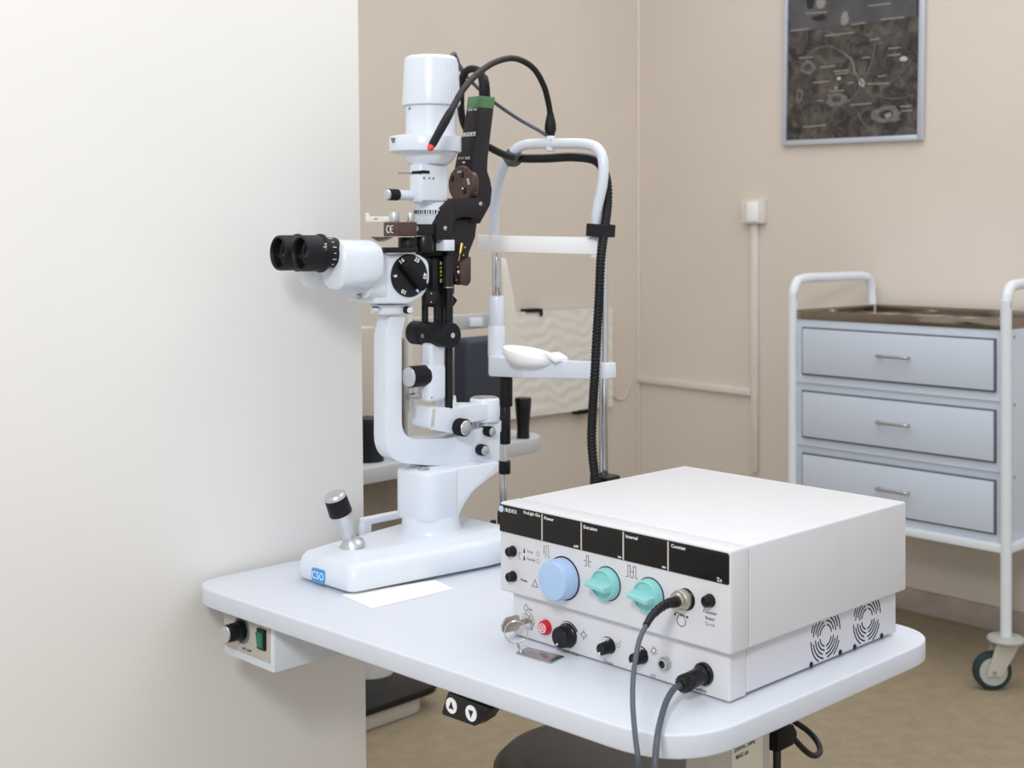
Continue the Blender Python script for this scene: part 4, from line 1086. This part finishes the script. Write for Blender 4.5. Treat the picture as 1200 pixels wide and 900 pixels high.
# mains plug and lead under the table end
MP = thing('mains_lead', 'black mains plug and looped lead under the right end of the table', 'cable')
d_ = (TF.M @ TF.loc(912, 868, x=0.62)).y
pz = P(908, 868, d_)
mb = MB(TF.M)
c = TF.loc(905, 868, x=0.64)
mb.box(c + Vector((0, 0.006, 0.004)), (0.028, 0.034, 0.022), 0.003)
mb.cyl(c + Vector((0.0, 0.020, 0.002)), c + Vector((0.0, 0.036, -0.002)), 0.0085, 0.0075)
mb.build('plug', 'black_matte', MP)
pe = TF.M @ (c + Vector((0.0, 0.036, -0.002)))
MB().tube(spline([pe - Vector((0.002, 0, 0)), P(944, 880, pe.y + 0.01), P(955, 885.5, pe.y + 0.025), P(961, 880, pe.y + 0.05), P(957, 868, pe.y + 0.07), P(946, 856, pe.y + 0.08), P(930, 845, pe.y + 0.085)], 8), 0.0034, 12).build('lead', 'cable_black', MP)
mb = MB(TF.M)
mb.box(c + Vector((0.002, 0.006, -0.10)), (0.004, 0.011, 0.21), 0.001)
mb.build('hanging_lead', 'cable_black', MP)

# ------------------------------------------------------------------ stool
SZ = CH - 0.69
ST = thing('stool', 'round black padded stool pushed under the table', 'stool', Fr((0.135, 1.72, 0), 0))
MB().lathe([(0.10, SZ - 0.075), (0.150, SZ - 0.070), (0.160, SZ - 0.055), (0.163, SZ - 0.035), (0.160, SZ - 0.016), (0.150, SZ - 0.006), (0.138, SZ - 0.002), (0.128, SZ - 0.004), (0.12, SZ - 0.001), (0, SZ)], n=56).build('seat', 'stool', ST, 50)
MB().cyl((0, 0, 0.06), (0, 0, SZ - 0.07), 0.025).build('post', 'chrome', ST)
for i in range(5):
    a = 2 * PI * i / 5 + 0.3
    lg_ = MB().tube([(0.02 * math.cos(a), 0.02 * math.sin(a), 0.085), (0.15 * math.cos(a), 0.15 * math.sin(a), 0.07), (0.24 * math.cos(a), 0.24 * math.sin(a), 0.055)], [0.016, 0.014, 0.011], 10).build('leg', 'black', ST)
    MB().cyl((0.235 * math.cos(a) - 0.012 * math.sin(a), 0.235 * math.sin(a) + 0.012 * math.cos(a), 0.0255), (0.235 * math.cos(a) + 0.012 * math.sin(a), 0.235 * math.sin(a) - 0.012 * math.cos(a), 0.0255), 0.025, n=20).build('castor', 'black_matte', lg_)

# ------------------------------------------------------------------ drawer trolley
GF = Fr((1.295 * 1.0, 3.40, 0), -46.9)     # origin at the front right leg; x to the right along the front, y towards the wall
G = thing('drawer_trolley', 'pale blue-grey metal drawer trolley with tube handles by the beige wall', 'trolley', GF)
GW = -GF.loc(929, 400, y=0).x
GD = 0.44
def gz(v): return GF.loc(1173, v, y=0).z
gt, gb = gz(387), gz(640)
rt = 0.0145
body = MB()
body.box((-GW / 2, GD / 2 + 0.004, (gt + gb) / 2), (GW - 0.022, GD - 0.002, gt - gb), 0.002).build('cabinet_body', 'trolley', G)
def gx(u): return GF.loc(u, 420, y=-0.002).x
x0d, x1d = gx(941), gx(1164.5)
tops = ((399, 457.8), (482.5, 540.7), (565, 624.8))
for (va, vb_) in tops:
    za = GF.loc(1164.5, va, y=-0.004).z; zb_ = GF.loc(1164.5, vb_, y=-0.004).z
    zm = (za + zb_) / 2
    MB().box(((x0d + x1d) / 2, 0.002, zm), (x1d - x0d + 0.010, 0.006, za - zb_ + 0.010), 0.0005).build('drawer_gap', 'trolley_gap', G)
    dw = MB().box(((x0d + x1d) / 2, 0.0005, zm), (x1d - x0d, 0.012, za - zb_), 0.0015).build('drawer', 'trolley', G)
    xa, xb_ = GF.loc(1028, 420, y=-0.02).x, GF.loc(1062, 420, y=-0.02).x
    zh_ = zm + 0.004
    MB().tube(spline([(xa, -0.004, zh_), (xa, -0.02, zh_), (xa + 0.006, -0.026, zh_), (xb_ - 0.006, -0.026, zh_), (xb_, -0.02, zh_), (xb_, -0.004, zh_)], 4), 0.0042, 10).build('drawer_handle', 'steel', dw)
for va in (470, 553):
    z_ = GF.loc(1173, va, y=0).z
    MB().box((-GW / 2, 0.0008, z_), (GW - 0.03, 0.004, 0.004), 0.001).build('front_rib', 'trolley', G)
# tube frame: two side hoops each with two legs
zk = 0.135
for x_, nm in ((-GW, 'l'), (0.0, 'r')):
    pts = [(x_, 0.0, zk), (x_, 0.0, gt), (x_, 0.0, gt + 0.06), (x_, 0.012, gt + 0.098), (x_, 0.05, gt + 0.118), (x_, GD / 2, gt + 0.12), (x_, GD - 0.05, gt + 0.118), (x_, GD - 0.012, gt + 0.098), (x_, GD, gt + 0.06), (x_, GD, gt), (x_, GD, zk)]
    MB().tube(spline(pts, 6), rt, 14).build('side_hoop', 'trolley_tube', G)
mb = MB()
mb.box((-GW / 2, 0, gb - 0.006), (GW, 0.022, 0.022), 0.003).box((-GW / 2, GD, gb - 0.006), (GW, 0.022, 0.022), 0.003)
mb.box((0, GD / 2, gb - 0.006), (0.022, GD, 0.022), 0.003).box((-GW, GD / 2, gb - 0.006), (0.022, GD, 0.022), 0.003)
mb.build('bottom_frame', 'trolley_tube', G)
for va in (395, 475, 560):
    c = GF.loc(1184, va, x=0.0142)
    MB().cyl((0.010, 0.024, GF.loc(1179, va, y=0).z), (0.0135, 0.024, GF.loc(1179, va, y=0).z), 0.004, n=10).build('rivet', 'steel', G)
# steel tray with raised rim
xi0, xi1, yi0, yi1 = -GW + 0.012, -0.012, 0.002, GD - 0.002
mb = MB()
mb.box(((xi0 + xi1) / 2, (yi0 + yi1) / 2, gt + 0.003), (xi1 - xi0, yi1 - yi0, 0.004))
for a, b in (((xi0, yi0), (xi1, yi0)), ((xi1, yi0), (xi1, yi1)), ((xi1, yi1), (xi0, yi1)), ((xi0, yi1), (xi0, yi0))):
    cx_, cy_ = (a[0] + b[0]) / 2, (a[1] + b[1]) / 2
    mb.box((cx_, cy_, gt + 0.014), (abs(a[0] - b[0]) + 0.002, abs(a[1] - b[1]) + 0.002, 0.026), 0.0006)
tag(mb.build('steel_tray', 'tray', G), 'polished steel tray top', '') 
tr_ = G.children[-1]
del tr_['category']
nx_, ny_ = 26, 18
vs, fs = [], []
for i in range(ny_ + 1):
    for j in range(nx_ + 1):
        x_ = xi0 + 0.006 + (xi1 - xi0 - 0.012) * j / nx_; y_ = yi0 + 0.006 + (yi1 - yi0 - 0.012) * i / ny_
        vs.append((x_, y_, gt + 0.0095 + 0.0022 * math.sin(x_ * 60 + 2 * math.sin(y_ * 25)) * math.sin(y_ * 47 + x_ * 13)))
for i in range(ny_):
    for j in range(nx_):
        k_ = i * (nx_ + 1) + j
        fs.append((k_, k_ + 1, k_ + nx_ + 2, k_ + nx_ + 1))
mb = MB(); mb._add(vs, fs); mb.build('tray_glint_sheet', 'glint_metal', G, 80)  # wavy mirror sheet added so the tray shows bright highlights
# castors
for (x_, y__) in ((0, 0), (-GW, 0), (0, GD), (-GW, GD)):
    MB().lathe([(0.020, 0.124), (0.045, 0.126), (0.048, 0.132), (0.045, 0.138), (0.022, 0.141)], (x_, y__, 0), n=30).build('bumper_disc', 'bumper', G)
    wc = Vector((x_ - 0.026, y__ - 0.026, 0.050))
    wl = MB().lathe([(0.030, -0.013), (0.040, -0.013), (0.048, -0.011), (0.050, -0.006), (0.050, 0.006), (0.048, 0.011), (0.040, 0.013), (0.030, 0.013)], wc, (0.71, -0.71, 0), 36).build('castor_wheel', 'teal_rubber', G)
    nr = Vector((0.71, -0.71, 0)).normalized()
    MB().lathe([(0.031, -0.0145), (0.036, -0.0145), (0.036, 0.0145), (0.031, 0.0145)], wc, nr, 32).build('wheel_hub', 'bumper', wl)
    mb = MB()
    for s_ in (-1, 1):
        o_ = wc + nr * 0.0185 * s_
        tpv = Vector((x_, y__, 0.124)) + nr * 0.0185 * s_
        e_ = Vector((0.71, 0.71, 0)) * 0.030
        e2 = Vector((0.71, 0.71, 0)) * 0.020
        mb.loft([[tpv - e_ - nr * 0.0015, tpv + e_ - nr * 0.0015, tpv + e_ + nr * 0.0015, tpv - e_ + nr * 0.0015], [o_ - e2 - nr * 0.0015 - Vector((0, 0, 0.01)), o_ + e2 - nr * 0.0015 - Vector((0, 0, 0.01)), o_ + e2 + nr * 0.0015 - Vector((0, 0, 0.01)), o_ - e2 + nr * 0.0015 - Vector((0, 0, 0.01))]])
    mb.build('castor_fork', 'column_grey', G)
    MB().cyl(wc - nr * 0.022, wc + nr * 0.022, 0.005, n=12).build('axle_bolt', 'chrome', wl)

# ------------------------------------------------------------------ wall things
def wl_(u, v, y=-0.001): return WR.loc(u, v, y=y)
def wz(v, u): return wl_(u, v).z
a, b = wl_(874, 234), wl_(899, 262)
SB = thing('wall_socket_box', 'small white junction box on the beige wall above the vertical conduit', 'junction box', Fr(WR.M @ Vector(((a.x + b.x) / 2, 0, (a.z + b.z) / 2)), WR.deg))
wd, hg = b.x - a.x, a.z - b.z
MB().box((0, -0.016, 0), (wd, 0.032, hg), 0.004, 3).build('box_body', 'conduit', SB)
MB().box((wd * 0.08, -0.0335, 0), (wd * 0.5, 0.004, hg * 0.8), 0.001).build('box_cover', 'white_warm', SB)
ca, cb_ = wl_(886, 262), wl_(886, 553)
tag(MB(WR.M).box((ca.x, -0.0085, (ca.z + cb_.z) / 2), (0.026, 0.015, ca.z - cb_.z), 0.003).build('vertical_conduit', 'conduit'), 'vertical white cable conduit running down from the junction box', 'conduit')
ha, hb_ = wl_(746, 443), wl_(882, 459.5)
d = hb_ - ha
tag(MB(WR.M).box(((ha.x + hb_.x) / 2 + 0.0, -0.0085, (ha.z + hb_.z) / 2), (d.length, 0.015, 0.026), 0.003, R=Matrix.Rotation(-math.atan2(d.z, d.x), 3, 'Y')).build('horizontal_conduit', 'conduit'), 'pale horizontal cable conduit from the room corner to the vertical conduit', 'conduit')
# framed picture
c0, c1, c2_, c3 = wl_(919, 170), wl_(1084, 166), wl_(1084, -40), wl_(919, -30)
PX0, PX1 = c0.x, c1.x
PZ0 = (c0.z + c1.z) / 2
PFc = Fr(WR.M @ Vector(((PX0 + PX1) / 2, -0.002, PZ0)), WR.deg)
PF = thing('framed_poster', 'dark grey retina poster in a narrow aluminium frame on the beige wall', 'poster', PFc)
hw = (PX1 - PX0) / 2; ph = hw * 2 * 1.42
PF.rotation_euler = (0, 0, PFc.t)
sh = (c1.z - c0.z) / (PX1 - PX0) * 0.55     # it hangs a little crooked
PR = Matrix.Rotation(-sh, 4, 'Y')
PB = thing_board = MB(PR).box((0, -0.006, ph / 2), (hw * 2 - 0.02, 0.008, ph - 0.02)).build('print_board', 'poster', PF)
fwid = 0.018
for nm, c, s_ in (('frame_side', (-hw + fwid / 2, -0.009, ph / 2), (fwid, 0.018, ph)), ('frame_side', (hw - fwid / 2, -0.009, ph / 2), (fwid, 0.018, ph)), ('frame_rail', (0, -0.009, fwid / 2), (hw * 2 - fwid * 2, 0.018, fwid)), ('frame_rail', (0, -0.009, ph - fwid / 2), (hw * 2 - fwid * 2, 0.018, fwid))):
    MB(PR).box(c, s_, 0.003).build(nm, 'frame_alu', PF)
mat('ink_light', (142, 136, 132), 0.4, var=0.1)
mat('ink_mid', (108, 103, 100), 0.4, var=0.25, scale=50)
mat('ink_grey', (78, 78, 82), 0.4, var=0.35, scale=9)
mat('ink_bright', (186, 180, 174), 0.4, var=0.2)
FY = -0.0102
def pu(u, v):                                # place in the poster by fractions of its visible face
    return Vector(((u - 0.5) * 2 * (hw - fwid), FY, fwid + v * (ph - 2 * fwid)))
# the lower photograph's field is separated from a paler strip of pictures above
vb = (170 - 22) / 170.0
def px(u, v):                                # poster pixel in the photograph to poster plane
    p = wl_(u, v, -0.012)
    return Vector((p.x - (PX0 + PX1) / 2, FY, p.z - PZ0))
mb = MB()
q_ = [px(u, v) for u, v in ((926, 38), (1074, 19), (1074, -60), (926, -45))]
mb.prism([(p.x, p.z) for p in q_], 'y', FY - 0.0002, FY + 0.001)
mb.build('upper_picture', 'ink_grey', PB)
def blob(u, v, rx, ry, m, n=18, inner=0.0, wob=0.18):
    c = px(u, v); k_ = 3.9 / F
    rng = [(1 + random.uniform(-wob, wob)) for _ in range(n)]
    mb = MB()
    o_ = [(c.x + rx * k_ * 1.4 * rng[i] * math.cos(2 * PI * i / n), c.z + ry * k_ * rng[i] * math.sin(2 * PI * i / n)) for i in range(n)]
    if inner:
        i_ = [(c.x + (a - c.x) * inner, c.z + (b - c.z) * inner) for a, b in o_]
        for i in range(n):
            j = (i + 1) % n
            mb.prism([o_[i], o_[j], i_[j], i_[i]], 'y', FY - 0.0004, FY + 0.0005)
    else: mb.prism(o_, 'y', FY - 0.0003, FY + 0.0005)
    mb.build('print_spot', m, PB)
def stroke(pts, r, m):
    path_ = spline([px(u, v) for u, v in pts], 5)
    mb = MB(); n_ = len(path_)
    L_, R_ = [], []
    for i, p in enumerate(path_):
        tn = (path_[min(i + 1, n_ - 1)] - path_[max(i - 1, 0)]).normalized(); nn = Vector((-tn.z, 0, tn.x)) * r * (1 - 0.6 * i / n_)
        L_.append(p + nn); R_.append(p - nn)
    for i in range(n_ - 1):
        mb.prism([(q.x, q.z) for q in (L_[i], L_[i + 1], R_[i + 1], R_[i])], 'y', FY - 0.0003, FY + 0.0004)
    mb.build('print_vessel', m, PB)
stroke([(1010, 97), (1002, 85), (999, 72), (990, 63)], 0.0032, 'ink_light')
stroke([(1010, 97), (1003, 88), (993, 84), (978, 82)], 0.0024, 'ink_mid')
stroke([(1010, 97), (1018, 82), (1024, 62), (1026, 45)], 0.0022, 'ink_mid')
stroke([(1010, 97), (1025, 98), (1042, 97), (1060, 82), (1068, 70)], 0.0018, 'ink_mid')
stroke([(1010, 97), (1004, 110), (990, 120), (975, 122)], 0.0026, 'ink_mid')
stroke([(990, 63), (972, 54), (950, 60), (944, 72)], 0.0018, 'ink_mid')
stroke([(1010, 97), (1020, 108), (1045, 116), (1068, 112)], 0.0016, 'ink_mid')
stroke([(1005, 130), (1010, 142), (1020, 152)], 0.0018, 'ink_mid')
for a in ((1010, 97, 3.0, 5.5, 'ink_bright'), (1059, 69, 4.0, 3.0, 'ink_bright'), (983, 92, 2.2, 2.2, 'ink_bright'), (980, 103, 1.8, 2.4, 'ink_light'), (948, 85, 2.4, 2.2, 'ink_bright'), (1041, 135, 4, 3.5, 'ink_light')):
    blob(*a)
blob(947, 79, 8, 10, 'ink_mid', inner=0.5); blob(980, 116, 11, 9, 'ink_mid', inner=0.45); blob(1039, 134, 15, 10, 'ink_mid', inner=0.5); blob(937, 112, 4, 10, 'ink_mid', inner=0.5)
blob(990, 22, 4, 9, 'ink_light'); blob(962, 4, 5, 7, 'ink_light'); blob(950, 2, 5, 10, 'print_black'); blob(960, 21, 8, 4, 'print_black')
mb_list = ((926, 36, 949, 33.5), (967, 42, 1001, 38), (1020, 47, 1031, 45), (1041, 57, 1055, 55.5), (1041, 65, 1055, 63.5), (936, 68, 953, 67), (961, 79, 979, 77), (1010, 68, 1020, 67), (953, 97, 973, 95), (977, 84, 995, 82), (979, 87, 993, 85.5), (993, 98, 1000, 96.5), (1017, 98.5, 1042, 97.5), (1029, 90, 1039, 88), (972, 107, 989, 106), (957, 118, 965, 118), (996, 123, 1021, 121), (1055, 125, 1068, 124), (1056, 130, 1069, 129.5), (941, 149, 968, 146.5), (1032, 23, 1060, 20), (1017, 7, 1044, 4), (944, 16, 969, 14), (998, 29, 1014, 26.5))
for (u0, v0, u1, v1) in mb_list:
    a, b = px(u0, v0), px(u1, v1); d = b - a
    MB().box((a + b) / 2, (d.length, 0.0008, 0.0042), R=Matrix.Rotation(-math.atan2(d.z, d.x), 3, 'Y')).build('caption_line', 'ink_light', PB)
c = px(934, 153)
MB().box(c, (0.03, 0.0008, 0.018)).build('caption_patch', 'print_black', PB)

# wave-textured panel on the back wall
wb = lambda u, v, x=0.02: WR.loc(u, v, x=x)
a, b = wb(585, 372), wb(716, 360)
bz_, tz_ = wb(690, 479).z, wb(660, 363).z
WP = thing('wall_panel', 'white wave-textured wall panel on the back wall behind the headrest', 'wall panel', Fr(WR.M @ Vector((0, (a.y + b.y) / 2, bz_)), WR.deg))
Lw, Hw = b.y - a.y, tz_ - bz_
nx, nz = 60, 44
vs, fs = [], []
for i in range(nz + 1):
    for j in range(nx + 1):
        y_ = -Lw / 2 + Lw * j / nx; z_ = Hw * i / nz
        ph_ = z_ * 150 + 2.6 * math.sin(y_ * 26 + 1.2 * math.sin(z_ * 17)) + 1.2 * math.sin(y_ * 61 + z_ * 22)
        vs.append((0.030 + 0.0012 * math.sin(ph_), y_, z_))
for i in range(nz):
    for j in range(nx):
        k_ = i * (nx + 1) + j
        fs.append((k_, k_ + 1, k_ + nx + 2, k_ + nx + 1))
mb = MB(); mb._add(vs, fs); mb.box((0.020, 0, Hw / 2), (0.016, Lw, Hw)); mb.build('wave_face', 'wave', WP, 70)
cl0 = wb(623, 361).y - (a.y + b.y) / 2
MB().box((0.02, cl0, Hw + 0.004), (0.036, 0.075, 0.012), 0.002).box((0.036, cl0 + 0.032, Hw - 0.006), (0.004, 0.012, 0.022), 0.001).build('panel_clip', 'black_matte', WP)
cl1 = wb(682, 484).y - (a.y + b.y) / 2
MB().box((0.018, cl1, -0.006), (0.034, 0.07, 0.016), 0.002).build('panel_clip', 'black_matte', WP)
cc_ = [WR.M @ Vector((0.006, p.y, p.z)) for p in (wb(716, 440), wb(718, 455), wb(724, 466), wb(733, 468), wb(739, 458), wb(742, 446))]
tag(MB().tube(spline(cc_, 6), 0.003, 8).build('wall_cable', 'wall_trim'), 'thin beige cable drooping on the wall near the room corner', 'cable')

# ------------------------------------------------------------------ second work place behind the slit lamp
p1, p2 = onz(427, 549.5, ZT), onz(650, 510, ZT)
ang = math.degrees(math.atan2(p2.y - p1.y, p2.x - p1.x))
BF = Fr((p1.x, p1.y, 0), ang)
BT = thing('background_table', 'grey rounded instrument table standing behind the slit lamp', 'table', BF)
Lb = (p2 - p1).length
Lr = BF.loc(666, 512, z=ZT).x
MB().prism(rpoly([(-0.30, 0), (Lr, 0), (Lr, 0.20), (-0.30, 0.20)], [0.03, 0.09, 0.08, 0.03], 8), 'z', ZT - 0.030, ZT, 0.003).build('table_top', 'back_table', BT)
MB().box((-0.20, 0.12, (ZT - 0.030) / 2 + 0.01), (0.10, 0.08, ZT - 0.052), 0.006).build('column', 'back_grey', BT)
MB().box((0.06, 0.11, ZT - 0.11), (0.20, 0.12, 0.158), 0.006).build('under_table_shade', 'olive', BT)  # added dark box, stands in for the shade below the table top
MB().box((-0.26, 0.12, 0.02), (0.30, 0.30, 0.04), 0.01).build('foot_plate', 'black', BT)
c = BF.loc(613, 513.5, z=ZT)
tag(MB(BF.M).lathe([(0.014, 0.0), (0.013, 0.02), (0.0165, 0.06), (0.018, 0.082), (0.0165, 0.086)], (c.x, c.y, ZT + 0.0003), n=24).build('black_grip', 'black'), 'black upright grip standing on the right end of the background table', 'grip')
c = BF.loc(436, 545, z=ZT)
tag(MB(BF.M).lathe([(0.030, 0.0), (0.028, 0.02), (0.031, 0.075), (0.027, 0.082)], (BF.loc(432, 540, y=0.06).x, 0.06, ZT + 0.0003), n=24).build('black_grip', 'black'), 'black upright grip beside the free edge of the white partition', 'grip')
# its instrument: housing, pale post, cross bar
BI = thing('background_instrument', 'pale blurred examination instrument on the background table', 'instrument', BF)
def bl(u, v, y): return BF.loc(u, v, y=y)
def bbox(u0, u1, v0, v1, y, dy, name, m, bev=0.006):
    a = bl(u0, v0, y); b = bl(u1, v1, y)
    return MB().box(((a.x + b.x) / 2, y + dy / 2, (a.z + b.z) / 2), (abs(b.x - a.x), dy, abs(a.z - b.z)), bev).build(name, m, BI)
zt_v = 521
bbox(395, 442, 386, 536, 0.10, 0.05, 'housing', 'housing')
bbox(452, 478, 398, 534, 0.125, 0.05, 'rear_block', 'olive')
bbox(478, 484, 366, 531, 0.10, 0.012, 'upright', 'back_grey', 0.002)
bbox(526, 546, 402, 524, 0.11, 0.05, 'side_panel', 'back_grey')
bbox(485, 600, 373, 382, 0.13, 0.03, 'cross_bar', 'grey_plastic', 0.003)
bbox(552, 566, 373, 382, 0.122, 0.008, 'sticker', 'white', 0.0005)
mb = MB(); rings = []
for (uc, wv, v) in ((592, 3, 303), (593, 7, 318), (595.5, 11, 340), (598, 14, 365), (600, 16, 392), (599, 15, 420), (595, 13, 450), (592, 12, 490), (592, 12, 514)):
    a = bl(uc - wv / 2, v, 0.10); b = bl(uc + wv / 2, v, 0.10)
    rings.append([(a.x, 0.10, a.z), (b.x, 0.10, a.z), (b.x, 0.13, a.z), (a.x, 0.13, a.z)])
MB().loft(rings, 0.003, 2, 0.6).build('curved_post', 'cream', BI)
MB().box((0.17, 0.11, ZT + 0.010), (0.42, 0.07, 0.019), 0.004).build('instrument_base', 'back_table', BI)
c = bl(545, 400, 0.045); c2 = bl(589, 400, 0.045)
tag(MB(BF.M).box(((c.x + c2.x) / 2, 0.06, (c.z + ZT) / 2 + 0.004), (c2.x - c.x, 0.05, c.z + 0.004 - ZT - 0.001), 0.014, 4).build('navy_case', 'navy'), 'dark navy upright case behind the white chin rest sleeve', 'case')
# low platform on the floor further back
EF = Fr(onz(470, 819, 0.055) - Vector((0, 0, 0.055)), 46)
EC = thing('floor_platform', 'black floor platform with pale pedestal seen under the table beside the partition', 'platform', EF)
bl0 = EF.loc(430, 833, z=0.055); bl1 = EF.loc(512, 806, z=0.055)
yb_ = (bl0.y + bl1.y) / 2
MB().prism(rpoly([(bl0.x - 0.30, yb_), (bl1.x + 0.03, yb_), (bl1.x + 0.03, yb_ + 0.42), (bl0.x - 0.30, yb_ + 0.42)], 0.06, 6), 'z', 0.040, 0.060, 0.006).build('floor_plate', 'black', EC)
MB().prism(rpoly([(bl0.x - 0.29, yb_ + 0.012), (bl1.x - 0.02, yb_ + 0.012), (bl1.x - 0.02, yb_ + 0.40), (bl0.x - 0.29, yb_ + 0.40)], 0.05, 6), 'z', 0.001, 0.041, 0.004).build('plate_rim', 'column_grey', EC)
pc = EF.loc(446, 792, y=yb_ + 0.16)
MB().lathe([(0.06, 0.058), (0.058, 0.10), (0.05, 0.13), (0.05, 0.24), (0.03, 0.25)], (pc.x, yb_ + 0.2, 0), n=28).build('pedestal', 'back_grey', EC)
